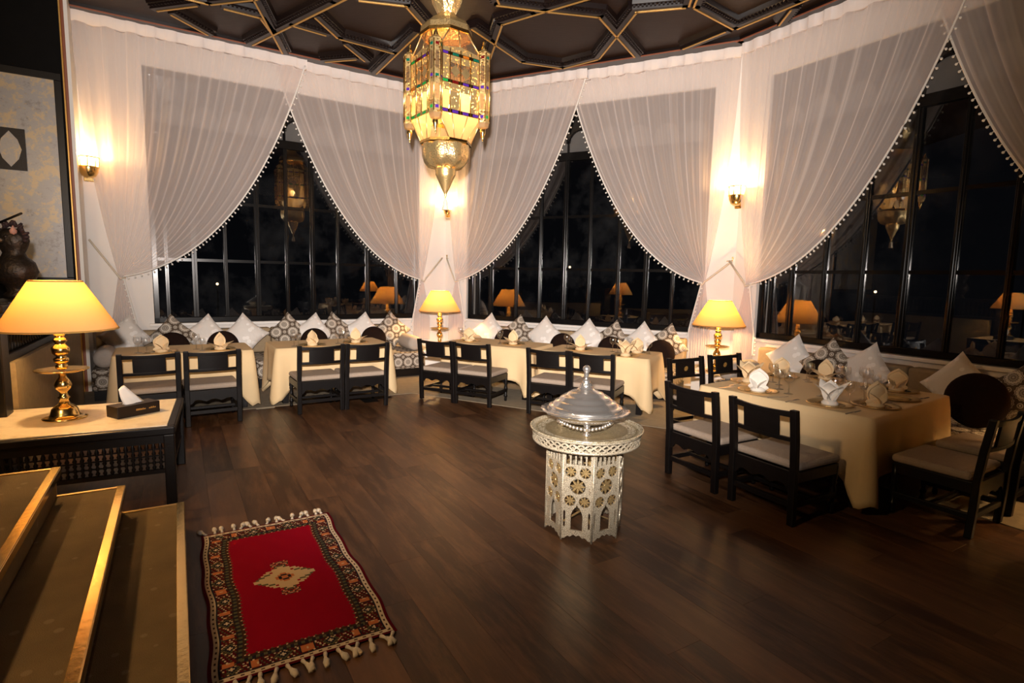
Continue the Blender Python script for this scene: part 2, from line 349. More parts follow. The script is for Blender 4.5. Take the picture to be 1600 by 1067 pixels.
def window(i, W, a, b, mull, strong):
    o = struct('window_%d' % i, W['o'], W['a']); y = -WALL_D+.05
    MB().box(a,b,y,y+.09,SILL,SILL+.075).box(a,b,y,y+.09,HEAD-.07,HEAD).box(a,a+.07,y,y+.09,SILL,HEAD).box(b-.07,b,y,y+.09,SILL,HEAD).build('frame', MT['frame'], o, .008)
    MB().box(a-.06,b+.06,-WALL_D-.05,y,SILL-.04,SILL).build('sill', MT['white_paint'], o, .006)
    tr0, tr1 = 3.30, 3.42
    MB().box(a+.07,b-.07,y-.005,y+.085,tr0,tr1).build('transom', MT['frame'], o, .006)
    xs = [a+.07]+mull+[b-.07]
    for k, x in enumerate(mull):
        wd = .034 if k in strong else .024
        MB().box(x-wd,x+wd,y,y+.07,SILL+.075,tr0).box(x-.007,x+.007,y-.012,y,SILL+.075,tr0).build('mullion', MT['frame'], o, .004)
    rows = [SILL+.075, 1.64, 2.45, tr0]
    for k in range(len(xs)-1):
        x0, x1 = xs[k], xs[k+1]
        for j, z in enumerate((1.64, 2.45)):
            MB().box(x0,x1,y+.01,y+.05,z-.02,z+.02).build('glazing_bar', MT['frame'], o)
        for j in range(3):
            MB().box(x0,x1,y+.028,y+.034,rows[j],rows[j+1]).build('pane', MT['pane'], o)
        # fanlight: a small arch over every light, spokes above it
        xc = (x0+x1)/2; r = (x1-x0)/2-.02; zb = tr1
        arc = [(xc+r*math.cos(t*PI/12), y+.03, zb+.14+r*math.sin(t*PI/12)) for t in range(13)]
        MB().tube(arc, .014, 6).build('fanlight_arch', MT['frame'], o)
        MB().add([(xc-r,y+.04,zb),(xc+r,y+.04,zb)]+[(p[0],y+.04,p[2]) for p in arc]+[(xc-r,y+.044,zb),(xc+r,y+.044,zb)]+[(p[0],y+.044,p[2]) for p in arc],
                 [tuple(range(15)), tuple(range(29,14,-1))]).build('fanlight_pane', MT['frost_win'], o)
        MB().bar((xc,y+.03,zb+.14+r),(xc,y+.03,HEAD-.07),.022,.03,(0,1,0)).bar((x0,y+.03,zb+.14+r*.8),(xc-r*.6,y+.03,HEAD-.07),.016,.03,(0,1,0)).bar((x1,y+.03,zb+.14+r*.8),(xc+r*.6,y+.03,HEAD-.07),.016,.03,(0,1,0)).build('fanlight_spoke', MT['frame'], o)
    MB().box(a+.07,b-.07,y+.048,y+.052,tr1,HEAD-.07).build('pane', MT['pane'], o)
window(1, WA, .74, 4.56, [.91,1.24,1.63,2.05,2.46,2.83,3.22,3.69,4.18], {1,3,5,7})
window(2, WB, .34, 4.23, [.53,.78,1.26,1.68,2.10,2.51,2.97,3.39,3.78], {1,4,7})
window(3, WC, .31, 4.30, [.48,.75,1.16,1.59,2.02,2.45,2.89,3.32,3.75], {1,4,7})
# dark walls that close the room beyond the picture
o = struct('wall_left', WA['o'], WA['a'])
MB().box(-4.2,.03,-.35,.10,0,ZC+.1).build('wall_face', MT['dark_wall'], o)
MB().box(.03,.065,-.38,.12,0,ZC-.02).build('wall_return', MT['white_paint'], o)
MB().box(-.018,.0,-.375,-.35,0,ZC-.02).build('edge_moulding', MT['gold'], o, .004)
MB().box(.0,.035,-.372,-.35,0,ZC-.02).build('edge_moulding', MT['redline'], o, .006)
J3 = pt(WC, 4.75, -.16)
def wallseg(name, p, q, mat):
    p = Vector(p); q = Vector(q); v = q-p; o = struct(name, (p.x,p.y,0), math.atan2(v.y,v.x)); L = v.length
    MB().box(0,L,-.1,.1,0,ZC+.1).build('wall_face', mat, o)
wallseg('wall_near_right', (J3.x+.05,J3.y,0), (5.6,-2.6,0), MT['dark_wall'])
wallseg('wall_near', (5.6,-2.6,0), (-7.2,-2.6,0), MT['dark_wall'])
pl = pt(WA, -4.2, .2)
wallseg('wall_near_left', (-7.2,-2.6,0), (pl.x,pl.y,0), MT['dark_wall'])

# ------------------------------------------------------------------ floor: planks, carpet border
fl = struct('floor', (0,0,0))
MB().box(-10,9,-3,13,-.12,-.012).build('subfloor', MT['dark_wall'], fl)
def inter(p, d, q, e):
    den = d.x*e.y-d.y*e.x; t = ((q.x-p.x)*e.y-(q.y-p.y)*e.x)/den; return p+d*t
cA, cB, cC = pt(WA,0,2.17), pt(WB,0,2.38), pt(WC,0,1.84)
kAB = inter(cA, WA['d'], cB, WB['d']); kBC = inter(cB, WB['d'], cC, WC['d'])
eA = pt(WA,-.1,2.17); eC = pt(WC,4.7,1.84)
oA = pt(WA,-.1,-.15); oAB = pt(WA,4.956,-.2); oBC = pt(WB,4.60,-.15); oC = pt(WC,4.7,-.15)
carp = MB().prism([(p.x,p.y) for p in (eA,kAB,kBC,eC,oC,oBC,oAB,oA)], -.012, .006); carp.build('carpet_border', MT['carpet'], fl)
# planks run parallel to the right-hand wall
PW, PL = .19, 1.40; pa = math.radians(-59); pd = Vector((math.cos(pa),math.sin(pa),0)); pn = Vector((-math.sin(pa),math.cos(pa),0))
base = MB().box(-PL/2+.0003,PL/2-.0003,-PW/2+.0003,PW/2-.0003,-.012,.0).build('plank', MT['plank'], fl, .0004, seg=1)
first = True; cand = []
def on_wood(c):
    if any((c-W['o']).dot(W['n']) < m-.35 for W, m in ((WA,2.17),(WB,2.38),(WC,1.84))): return False
    return -2.45 < c.y and -6.2 < c.x < 5.2
for i in range(-40, 41):
    off = random.uniform(0, PL)
    for j in range(-9, 10):
        c = Vector((0,3,0))+pn*(i*PW)+pd*(j*PL+off)
        if on_wood(c): cand.append(c)
# nearest to the middle of the picture stay single boards, the rest is one mesh
def score(c):
    d = c.y*math.cos(PITCH)+1.5*math.sin(PITCH)
    if d < .6: return 1e6
    x = c.x/d*F; return (0 if abs(x) < 950 and c.y > .9 else 1e4)+d
cand.sort(key=score)
rest = MB()
for k, c in enumerate(cand):
    if k < 290:
        o = base if first else inst(base, fl); first = False
        o.location = c; o.rotation_euler = (0,0,pa)
    else:
        rest.box(-PL/2+.0003,PL/2-.0003,-PW/2+.0003,PW/2-.0003,-.012,.0, m=TR(*c)@RZ(pa))
o = rest.build('far_planks', MT['plank'], fl); o['kind'] = 'stuff'

# ------------------------------------------------------------------ ceiling with interlaced beams
ce = struct('ceiling', (0,0,0))
MB().box(-10,9,-3,13,ZC,ZC+.12).build('ceiling_board', MT['ceil'], ce)
SEG = [((-3.372,6.745),(-3.033,6.967)),((-3.033,6.967),(-3.084,7.425)),((-2.902,6.517),(-3.207,8.042)),((-3.55,7.763),(-2.057,6.566)),((-2.753,7.139),(-2.416,7.41)),
((-2.371,6.935),(-2.282,7.498)),((-2.282,7.498),(-1.672,7.936)),((-2.147,8.731),(-1.274,7.296)),((-2.259,7.694),(-2.137,8.256)),((-2.755,8.291),(-2.276,8.171)),
((-1.764,6.481),(-1.244,6.588)),((-1.244,6.588),(-.997,7.607)),((-.548,7.134),(.066,8.153)),((.066,8.153),(.635,8.335)),((.635,8.335),(1.075,7.981)),((1.075,7.981),(1.292,6.606)),
((-.434,8.158),(-.227,6.998)),((-.227,6.998),(.166,6.72)),((.166,6.72),(.688,6.358)),((-.25,6.513),(.306,6.636)),((.306,6.636),(.935,6.746)),((.935,6.746),(1.595,7.885)),
((-.25,6.513),(-.36,5.9)),((1.292,6.606),(1.824,6.477)),((1.824,6.477),(1.70,5.7)),((1.85,5.8),(1.939,6.486)),((1.939,6.486),(2.563,6.979)),((2.563,6.979),(2.973,6.325)),
((2.505,7.087),(2.152,7.62)),((3.011,6.496),(3.056,6.87)),((-4.217,6.831),(-3.666,6.683)),((-4.073,6.935),(-3.935,7.487)),((-3.80,6.45),(-3.494,6.646)),((-3.494,6.646),(-2.90,6.50)),
((-2.057,6.566),(-1.5,6.12)),((.688,6.358),(1.3,5.93)),((-2.902,6.517),(-2.80,6.0)),((2.973,6.325),(3.3,5.8)),((-.36,5.9),(.3,5.6)),((1.70,5.7),(.9,5.2))]
def beam(p, q):
    p = Vector((*p,0)); q = Vector((*q,0)); t = (q-p).normalized(); p = p-t*.03; q = q+t*.03; L = (q-p).length
    o = MB().prism([(-.095,0),(-.062,-.045),(-.045,-.052),(-.038,-.092),(.042,-.092),(.05,-.060),(.085,-.05),(.10,0)], 0, L).build('beam', MT['beam'], ce)
    # profile x across, y down -> world
    o.matrix_local = Matrix(((t.y,0,t.x,p.x),(-t.x,0,t.y,p.y),(0,1,0,ZC),(0,0,0,1)))
    g = MB().box(-.040,-.018,-.0985,-.09,.03,L-.03).build('gilt_line', MT['gold'], o)
    n = int(L/.045); dm = MB()
    for k in range(n): dm.box(.047,.075,-.075,-.052,k*.045+.012,k*.045+.034)
    dm.build('dentil_row', MT['beam'], o)
for p, q in SEG: beam(p, q)
for W, s0, s1, nm in ((WA,0,4.95,'trim_1'),(WB,0,4.57,'trim_2'),(WC,0,4.7,'trim_3')):
    o = struct(nm, W['o'], W['a'])
    MB().box(s0,s1,-.16,.02,ZC-.05,ZC).build('cornice_board', MT['beam'], o)
    MB().box(s0,s1,-.175,-.16,ZC-.055,ZC-.042).build('rust_line', MT['redline'], o)

# ------------------------------------------------------------------ sheer curtains
def curtain(W, s_out, s_in, s_tie, z_tie, label, curve, tail, seedk, hook_s, hook_z):
    doff = .03 if s_in > s_out else -.045        # the left curtain of each pair hangs in front of the right one
    root = thing('sheer_curtain', label, 'curtain', W['o'], W['a'], 'sheer curtains tied back on the window walls')
    NT_, NV = 300, 46; ztop = ZC-.04
    (cs, cz), folds = curve, 10
    rnd = random.Random(seedk); ph = [rnd.uniform(0,6.28) for _ in range(4)]
    def thread(t, v):
        s0 = s_out+(s_in-s_out)*t
        if v <= 1:
            tb = s_tie+(s_in-s_out)*.018*(t-.5)
            k = t**.8
            c1s = tb+(s0-tb)*(1-(1-cs)*k); c1z = z_tie+(ztop-z_tie)*(.5+(cz-.5)*k)
            s = (1-v)**2*s0+2*v*(1-v)*c1s+v*v*tb; z = (1-v)**2*ztop+2*v*(1-v)*c1z+v*v*(z_tie-.02*t)
            amp = .030*(1-v)**.6+.006
        else:
            q = v-1; e = min(1, q*1.6); tb = s_tie+(s_in-s_out)*.018*(t-.5)
            s = tb+(tail[0]+(tail[1]-tail[0])*t-0)*e; z = z_tie-q*(z_tie-.42); amp = .008+.03*e
        f1 = math.sin(2*PI*folds*t+ph[0]+2.2*math.sin(4.3*t+ph[1])+.8*math.sin(17*t+ph[3])); f2 = math.sin(2*PI*folds*2.7*t+ph[2])
        fold = math.copysign(abs(f1)**.45, f1)*.85+.15*f2
        d = doff+amp*fold+.01*math.sin(6*t+ph[3])
        return (s, -d, z)
    vs = [(v/NV*1.0) for v in range(NV+1)]+[1+q/14 for q in range(1,15)]
    pts = [thread(t/NT_, v) for v in vs for t in range(NT_+1)]; n = NT_+1
    MB().add(pts, [(j*n+i, j*n+i+1, (j+1)*n+i+1, (j+1)*n+i) for j in range(len(vs)-1) for i in range(NT_)], True).build('voile', MT['sheer'], root)
    # heading tape, follows the folds, both faces
    hv = []
    for z in (ztop+.035, ztop-.135+.0):
        for i in range(NT_+1):
            p = thread(i/NT_, 0.0); hv.append((p[0], (p[1]+doff)*.3-doff-.034, z+.006*math.sin(i*.21)*(z < ztop)))
    hv2 = [(x,y+.066,z) for x,y,z in hv]; N2 = 2*n
    MB().add(hv+hv2, [(i,i+1,n+i+1,n+i) for i in range(NT_)]+[(N2+n+i,N2+n+i+1,N2+i+1,N2+i) for i in range(NT_)]+[(n+i,n+i+1,N2+n+i+1,N2+n+i) for i in range(NT_)], True).build('heading', MT['heading'], root)
    # pompom trim along the free edge
    edge = [Vector(thread(1.0, v)) for v in [k/120 for k in range(2,121)]+[1+k/40 for k in range(1,36)]]
    sg = 1 if s_in > s_out else -1
    tape = MB().tube([(e.x,e.y-.006,e.z) for e in edge], .011, 6); tape.build('edge_tape', MT['pompom'], root)
    pm = MB(); acc = 0
    for a, b in zip(edge, edge[1:]):
        acc += (b-a).length
        if acc > .052:
            acc = 0; t = (b-a).normalized(); nrm = Vector((-t.z*sg,0,t.x*sg))
            if nrm.z > 0: nrm = -nrm
            c = b+nrm*.022+Vector((sg*.006,-.006,-.014)); pm.ball(c, .0125, 7, 5); pm.tube([b, c], .004, 4)
    o = pm.build('pompom_fringe', MT['pompom'], root); o['kind'] = 'stuff'
    MB().tube([(s_tie+sg*.05,-.05,z_tie-.03),(s_tie,-.075,z_tie-.05),(s_tie-sg*.03,-.06,z_tie),(hook_s,-.02+.0,hook_z)], .012, 8).build('tie_rope', MT['rope'], root)
    return root
CV = (.47,.07)
curtain(WA, .06, 2.74, .40, 1.42, 'sheer white curtain at the far left, drawn left beside the mirror panel', (.62,.085), (-.1,.12), 1, .10, 1.85)
curtain(WA, 4.93, 2.28, 4.55, 1.45, 'sheer white curtain of the left window drawn to the middle pier', (.61,.095), (.12,-.12), 2, 4.90, 1.80)
curtain(WB, .03, 2.47, .26, 1.45, 'sheer white curtain just right of the hanging lantern, tied at the middle pier', (.61,.095), (-.12,.12), 3, .05, 1.80)
curtain(WB, 4.54, 2.12, 4.24, 1.50, 'sheer white curtain of the middle window drawn to the right pier', (.61,.095), (.10,-.14), 4, 4.60, 1.78)
curtain(WC, .02, 2.52, .31, 1.50, 'sheer white curtain of the right window drawn left to the right pier', (.62,.085), (-.12,.10), 5, .0, 1.78)
curtain(WC, 4.58, 2.05, 4.30, 1.50, 'sheer white curtain hanging in the top right corner of the picture', (.61,.095), (.1,-.1), 6, 4.5, 1.78)

# ------------------------------------------------------------------ outside: parapet and far lamps
o = thing('terrace_parapet', 'pale stone terrace ledge outside the middle and right windows', 'ledge')
for W, s0, s1 in ((WB,-1.0,5.6),(WC,-.6,7.5)):
    m = MB(); m.box(s0,s1,1.25,1.45,-.2,.62).box(s0,s1,1.20,1.50,.62,.68); b = m.build('ledge_wall', MT['parapet'], o); b.location = W['o']; b.rotation_euler = (0,0,W['a'])
for k, (x, y, z, lab) in enumerate(((22.,34.,1.0,'small warm street lamp far outside the right window, lowest'),(33.,36.,3.1,'small warm street lamp far outside the right window, rightmost'),(4.,40.,2.2,'small warm street lamp far outside the middle window'),(-18.,34.,.6,'small warm street lamp far outside the left window'))):
    t = thing('street_lamp', lab, 'street lamp', (x,y,-3), 0, 'far lights outside')
    MB().lathe([(.06,0),(.04,z+3)], 8).build('post', MT['frame'], t); MB().ball((0,0,z+3.1), .075).build('globe', MT['far_light'], t)

# ------------------------------------------------------------------ banquettes
def banquette(W, s0, s1, label, arm):
    root = thing('banquette', label, 'banquette', W['o'], W['a'], 'banquettes under the windows')
    MB().box(s0+.02,s1-.02,-1.03,-.12,.006,.12).build('plinth', MT['black'], root)
    n = max(2, round((s1-s0)/1.75)); st = (s1-s0)/n
    for k in range(n):
        MB().box(s0+k*st+.004,s0+(k+1)*st-.004,-1.08,-.26,.12,.37).build('seat_mattress', MT['medallion'], root, .035, 'box', seg=3)
    for k in range(n):
        MB().box(s0+k*st+.004,s0+(k+1)*st-.004,-.27,-.09,.37,.715).build('back_cushion', MT['backrest'], root, .03, seg=3)
    if arm:
        MB().box(s0-.12,s0,-1.05,-.09,.006,.66).build('arm_panel', MT['backrest'], root, .02)
    return root
banquette(WA, .12, 4.14, 'long medallion-patterned banquette under the left window', False)
banquette(WB, .88, 4.10, 'medallion-patterned banquette under the middle window', False)
banquette(WC, .70, 4.02, 'medallion-patterned banquette under the right window behind the large table', False)

def pillow_mesh(side, thick, n=18):
    m = MB(); vs = []; fs = []
    for sgn in (1, -1):
        b = len(vs)
        for j in range(n+1):
            for i in range(n+1):
                u = 2*i/n-1; v = 2*j/n-1
                e = max(0, (1-u**4)*(1-v**4))**.5
                pin = 1-.10*((1-u*u)*(v*v)+(1-v*v)*(u*u))
                vs.append((u*side/2*pin, -sgn*thick/2*e, v*side/2*pin))
        for j in range(n):
            for i in range(n):
                q = (b+j*(n+1)+i, b+j*(n+1)+i+1, b+(j+1)*(n+1)+i+1, b+(j+1)*(n+1)+i); fs.append(q if sgn > 0 else q[::-1])
    m.add(vs, fs, True); return m
def make_pillow(name, mat, side):
    o = pillow_mesh(side, .15).build(name, mat); me = o.data
    L = me.uv_layers.new(name='uv')
    for p in me.polygons:
        for li in p.loop_indices:
            c = me.vertices[me.loops[li].vertex_index].co; L.data[li].uv = (c.x+.5, c.z+.5)
    return o
P_W, P_M = make_pillow('scatter_cushion', MT['satin'], .43), make_pillow('scatter_cushion', MT['medallion'], .43)
used = {}
def put_pillow(W, s, kind, label, group, yaw=0, roll=0, d=.47, sc=1.0):
    src = P_W if kind == 'w' else P_M
    if kind in used: o = src.copy(); COL.objects.link(o)
    else: o = src; used[kind] = 1
    lean = math.radians(-17)
    a = math.radians(45+roll); half = .43*sc*.5*(abs(math.cos(a))+abs(math.sin(a)))*.965
    o.location = pt(W, s, d, .372+half*math.cos(lean))
    o.rotation_euler = (Matrix.Rotation(W['a']+math.radians(yaw),3,'Z')@Matrix.Rotation(lean,3,'X')@Matrix.Rotation(a,3,'Y')).to_euler()
    o.scale = (sc,sc,sc); tag(o, label, 'cushion', group)
ORD = ['first','second','third','fourth','fifth','sixth','seventh','eighth','ninth']
NMK = {'w':'white satin','m':'medallion-patterned'}
for W, nm, lst in ((WA,'left',[(.44,'w',6),(.93,'m',-4),(1.31,'w',8),(1.76,'w',-3),(2.33,'m',0),(2.66,'w',10),(2.98,'m',-4),(3.38,'w',10),(3.84,'m',0)]),
                   (WB,'middle',[(1.15,'w',0),(1.66,'m',4),(2.10,'w',-2),(2.78,'w',0),(3.13,'m',7),(3.56,'w',0),(3.88,'m',9)]),
                   (WC,'right',[(1.28,'w',5),(1.72,'m',0),(2.08,'w',6),(2.87,'w',-6),(3.30,'m',4)])):
    for k, (s, kind, rl) in enumerate(lst):
        put_pillow(W, s, kind, '%s cushion, %s from the left along the %s banquette' % (NMK[kind], ORD[k], nm), 'cushions on the %s banquette' % nm, random.uniform(-8,8), rl, .47+.03*(k % 2))
# round dark cushions standing in front of them
rc = MB().lathe([(0,-.055),(.10,-.06),(.16,-.05),(.182,-.02),(.186,0),(.182,.02),(.16,.05),(.10,.06),(0,.055)], 32, RX(PI/2), True, False).build('round_cushion', MT['velvet'])
first = True
for W, s, lab in ((WA,.92,'dark brown round cushion behind the left-hand setting of the leftmost table'),(WA,1.47,'dark brown round cushion behind the right-hand setting of the leftmost table'),(WA,2.60,'dark brown round cushion behind the napkin on the second table'),(WA,3.44,'dark brown round cushion beyond the right end of the second table'),
                  (WB,1.62,'dark brown round cushion behind the table beside the middle pier'),(WB,2.52,'dark brown round cushion between two white cushions on the middle banquette'),(WB,3.22,'dark brown round cushion behind the wine glasses of the fourth table'),(WB,3.88,'dark brown round cushion standing free at the right end of the middle banquette'),
                  (WC,1.80,'dark brown round cushion behind the glasses of the large table'),(WC,3.12,'dark round cushion at the right end of the large table')):
    o = rc if first else rc.copy()
    if not first: COL.objects.link(o)
    first = False
    big = 1.0 if s != 3.12 else 1.2
    o.location = pt(W, s, .80, .37+.186*big*math.cos(.15)); o.scale = (big,1,big)
    o.rotation_euler = (Matrix.Rotation(W['a'],3,'Z')@Matrix.Rotation(-.15,3,'X')).to_euler(); tag(o, lab, 'cushion', 'round dark cushions')
# bolsters lie along the ends of the banquettes
bs = MB().lathe([(0,-.27),(.06,-.268),(.095,-.25),(.108,-.21),(.112,0),(.108,.21),(.095,.25),(.06,.268),(0,.27)], 24, RX(PI/2), True, False).build('bolster', MT['bolster'])
first = True
for W, s, d, lab in ((WA,.25,.80,'grey bolster cushion at the left end of the left banquette'),(WA,4.02,.74,'grey bolster cushion at the end of the left banquette beside the middle pier'),(WC,.83,.74,'grey bolster cushion at the left end of the right banquette'),(WB,1.0,.70,'grey bolster cushion at the left end of the middle banquette')):
    o = bs if first else bs.copy()
    if not first: COL.objects.link(o)
    first = False; o.location = pt(W, s, d, .372+.112); o.rotation_euler = (0,0,W['a']); tag(o, lab, 'bolster', 'grey bolsters')

# ------------------------------------------------------------------ dining chairs
def make_chair():
    root = thing('dining_chair', 'black chair', 'chair')
    w = .225; H = .74; bk = MT['black']
    for sx in (-1, 1):
        prof = [(-.215,0),(-.225,.20),(-.228,.36),(-.245,.55),(-.272,H)]
        m = MB(); vs = []
        for y, z in prof:
            for dx, dy in ((-.022,-.02),(.022,-.02),(.022,.02),(-.022,.02)): vs.append((sx*w+dx, y+dy, z))
        fs = [(4*j+k,4*j+(k+1)%4,4*j+4+(k+1)%4,4*j+4+k) for j in range(4) for k in range(4)]+[(3,2,1,0),(16,17,18,19)]
        m.add(vs, fs).build('rear_post', bk, root, .005)
        leg = [(.0,.0),(.014,.0),(.018,.02),(.014,.045),(.022,.06),(.022,.075),(.013,.085),(.018,.13),(.021,.17),(.014,.20),(.022,.212),(.016,.225),(.021,.24),(.021,.33)]
        MB().lathe(leg, 12, TR(sx*(w-.005),.205,0)).build('front_leg', bk, root)
        MB().box(sx*w-.013,sx*w+.013,-.21,.20,.115,.15).build('side_stretcher', bk, root, .003)
        MB().box(sx*w-.014,sx*w+.014,-.21,.215,.275,.345).build('seat_rail', bk, root, .003)
    def curved(z0, z1, y, nm, x0=-.205, x1=.205, th=.024, sag=.022, mat=bk, dz=0.):
        m = MB(); n = 12; vs = []
        for i in range(n+1):
            x = x0+(x1-x0)*i/n; u = x/.205; yy = y-sag*(1-u*u); z2 = z1-dz*(1-u*u)
            lean = .02*(z1-z0)/.19
            vs += [(x,yy-th/2,z0),(x,yy+th/2,z0),(x,yy+th/2-lean,z2),(x,yy-th/2-lean,z2)]
        fs = [(4*i+k,4*i+(k+1)%4,4*i+4+(k+1)%4,4*i+4+k) for i in range(n) for k in range(4)]+[(0,1,2,3),(4*n+3,4*n+2,4*n+1,4*n)]
        return m.add(vs, fs).build(nm, mat, root, .003)
    curved(.69,.728,-.262,'crest_rail', dz=.008); curved(.535,.562,-.243,'back_rail')
    sp = curved(.56,.692,-.247,'back_splat',-.128,.128,.016)
    em = MB()
    for k in range(8): em.prism([(0,-.004),(.022,-.006),(.028,0),(.022,.006),(0,.004)], 0, .003, m=TR(0,-.257,.626)@RX(-PI/2)@RX(-.14)@RZ(k*PI/4+.2))
    em.build('gilt_emblem', MT['gold'], sp)
    MB().box(-.24,.24,-.20,.235,.345,.40).build('seat_cushion', MT['seat'], root, .025, seg=3)
    MB().box(-.21,.21,.195,.22,.275,.345).build('seat_rail', bk, root, .003)
    # carved aprons, scalloped lower edge
    for yy in (-.225, .208):
        n = 20; vs = []
        for i in range(n+1):
            x = -.205+.41*i/n; zz = .235+.025*abs(math.sin(i/n*PI*3))-.02*(abs(i/n-.5) > .42)
            vs += [(x,yy-.009,zz),(x,yy+.009,zz),(x,yy+.009,.345),(x,yy-.009,.345)]
        MB().add(vs, [(4*i+k,4*i+(k+1)%4,4*i+4+(k+1)%4,4*i+4+k) for i in range(n) for k in range(4)]+[(0,1,2,3),(4*n+3,4*n+2,4*n+1,4*n)]).build('apron', bk, root)
    MB().box(-.21,.21,-.232,-.205,.115,.15).build('rear_stretcher', bk, root, .003)
    MB().box(-.215,.215,-.013,.013,.12,.145).build('cross_stretcher', bk, root, .003)
    return root
chair0 = make_chair(); chair_used = False
def chair(W, s, d, turn, label, group):
    global chair_used
    o = chair0 if not chair_used else copy_tree(chair0); chair_used = True
    a = W['a']+math.radians(turn); z = .006
    back = Vector((math.sin(a)*.225, -math.cos(a)*.225, 0))
    p = pt(W, s, d)-back        # s, d is where the back of the chair stands
    # wood or carpet under the legs
    if any((p-Wk['o']).dot(Wk['n']) > m+.2 for Wk, m in ((WA,2.17),)) and all((p-Wk['o']).dot(Wk['n']) > m+.2 for Wk, m in ((WA,2.17),(WB,2.38),(WC,1.84))): z = .0
    o.location = (p.x, p.y, z); o.rotation_euler = (0,0,a); tag(o, label, 'chair', group)
G1 = 'black dining chairs with padded seats'
chair(WA, .70, 2.68, 2, 'black chair at the leftmost table, half hidden by the tissue box table', G1)
chair(WA, 1.215, 2.68, 2, 'black chair at the leftmost table, right one of the pair', G1)
chair(WA, 2.24, 2.66, 1, 'black chair at the second table, left one of the pair', G1)
chair(WA, 2.74, 2.66, 1, 'black chair at the second table, right one of the pair', G1)
chair(WB, 1.635, 2.58, 1, 'black chair in front of the middle pier lamp, left one of the pair', G1)
chair(WB, 2.12, 2.57, 1, 'black chair at the third table, right one of the pair', G1)
chair(WB, 3.07, 2.56, 2, 'black chair at the fourth table, directly left behind the silver dish', G1)
chair(WB, 3.56, 2.56, 2, 'black chair at the fourth table, directly right behind the silver dish', G1)
chair(WC, 2.27, 3.10, -1, 'black chair at the front of the large table, nearer the round silver table', G1)
chair(WC, 2.86, 3.10, -1, 'black chair at the front of the large table, its back largest in the picture', G1)
chair(WC, 1.22, 2.02, -90, 'black chair with gilt emblem at the far end of the large table, left one', G1)
chair(WC, 1.20, 1.42, -90, 'black chair with gilt emblem at the far end of the large table, nearest the lamp', G1)
chair(WC, 3.69, 2.05, 92, 'black chair at the right end of the large table, seat in full view', G1)
chair(WC, 3.67, 1.42, 92, 'black chair at the right end of the large table, farther one by the banquette', G1)
chair(WC, 4.06, 2.24, -90, 'dark chair cut off by the right edge of the picture', G1)

# ------------------------------------------------------------------ dining tables and cloths
TZ = .645
def rrect(x0, x1, y0, y1, r, k=7):
    out = []
    for cx, cy, a0 in ((x1-r,y1-r,0),(x0+r,y1-r,PI/2),(x0+r,y0+r,PI),(x1-r,y0+r,1.5*PI)):
        for i in range(k): a = a0+PI/2*i/(k-1); out.append((cx+r*math.cos(a), cy+r*math.sin(a), math.cos(a), math.sin(a), math.sin(2*(a-a0))))
    full = []
    for i, p in enumerate(out):
        q = out[(i+1) % len(out)]; full.append(p)
        if p[4] < .01 and q[4] < .01 and (i % k) == k-1:
            L = math.hypot(q[0]-p[0], q[1]-p[1]); n = max(2, int(L/.05))
            for j in range(1, n):
                t = j/n; full.append((p[0]+(q[0]-p[0])*t, p[1]+(q[1]-p[1])*t, p[2], p[3], 0.))
    return full
def table(c, rotz, hx, hy, over, label, clabel, group, seedk):
    t = thing('dining_table', label, 'table', (c.x,c.y,.006), rotz, 'dining tables under cream cloths')
    MB().box(-hx+.02,hx-.02,-hy+.02,hy-.02,TZ-.045,TZ-.012).build('tabletop', MT['black'], t)
    for sx in (-1,1):
        for sy in (-1,1): MB().box(sx*(hx-.10)-.032,sx*(hx-.10)+.032,sy*(hy-.10)-.032,sy*(hy-.10)+.032,0,TZ-.045).build('leg', MT['black'], t, .004)
    MB().box(-hx+.10,hx-.10,-hy+.09,-hy+.11,TZ-.14,TZ-.045).box(-hx+.10,hx-.10,hy-.11,hy-.09,TZ-.14,TZ-.045).build('apron', MT['black'], t)
    P = rrect(-hx,hx,-hy,hy,.035); n = len(P); rnd = random.Random(seedk); ph = [rnd.uniform(0,6) for _ in range(4)]; K = 12
    vs = []
    for x, y, nx, ny, cr in P: vs.append((x-nx*.012, y-ny*.012, TZ))
    arc = 0; arcs = []
    for i in range(n):
        arcs.append(arc); q = P[(i+1) % n]; arc += math.hypot(q[0]-P[i][0], q[1]-P[i][1])
    # distance from the nearest corner decides how far the hem dips
    for j in range(1, K+1):
        f = j/K
        for i, (x, y, nx, ny, cr) in enumerate(P):
            dc = math.hypot(hx-abs(x), hy-abs(y)); dip = math.exp(-(dc/.13)**2)
            L = over*(1+.50*dip*(0.9+.1*math.sin(ph[0]+i)))
            rip = .011*math.sin(arcs[i]*17+ph[1])+.006*math.sin(arcs[i]*31+ph[2])
            fold = .055*math.exp(-(dc/.10)**2)-.030*math.exp(-((dc-.17)/.07)**2)
            out = .006+f*(.018+rip)+f**.8*fold
            if j == 1: out = .004
            z = TZ-.004 if j == 1 else TZ-f*L
            vs.append((x+nx*out, y+ny*out, z))
    fs = [tuple(range(n))]+[((j)*n+i, (j)*n+(i+1) % n, (j+1)*n+(i+1) % n, (j+1)*n+i) for j in range(K) for i in range(n)]
    o = MB().add(vs, fs, True).build('tablecloth', MT['cloth'], None, loc=(c.x,c.y,.006), rotz=rotz)
    for p in o.data.polygons: p.use_smooth = len(p.vertices) == 4
    sm = o.modifiers.new('solid','SOLIDIFY'); sm.thickness = .003; sm.offset = -1
    tag(o, clabel, 'tablecloth', group); return o
GC = 'cream tablecloths'
table(pt(WA,1.02,1.78), WA['a'], .63, .37, .42, 'dining table under the leftmost cream cloth', 'cream cloth on the leftmost table beside the brass lamp', GC, 1)
table(pt(WA,2.55,1.78), WA['a'], .67, .37, .42, 'dining table under the second cream cloth from the left', 'cream cloth on the second table from the left', GC, 2)
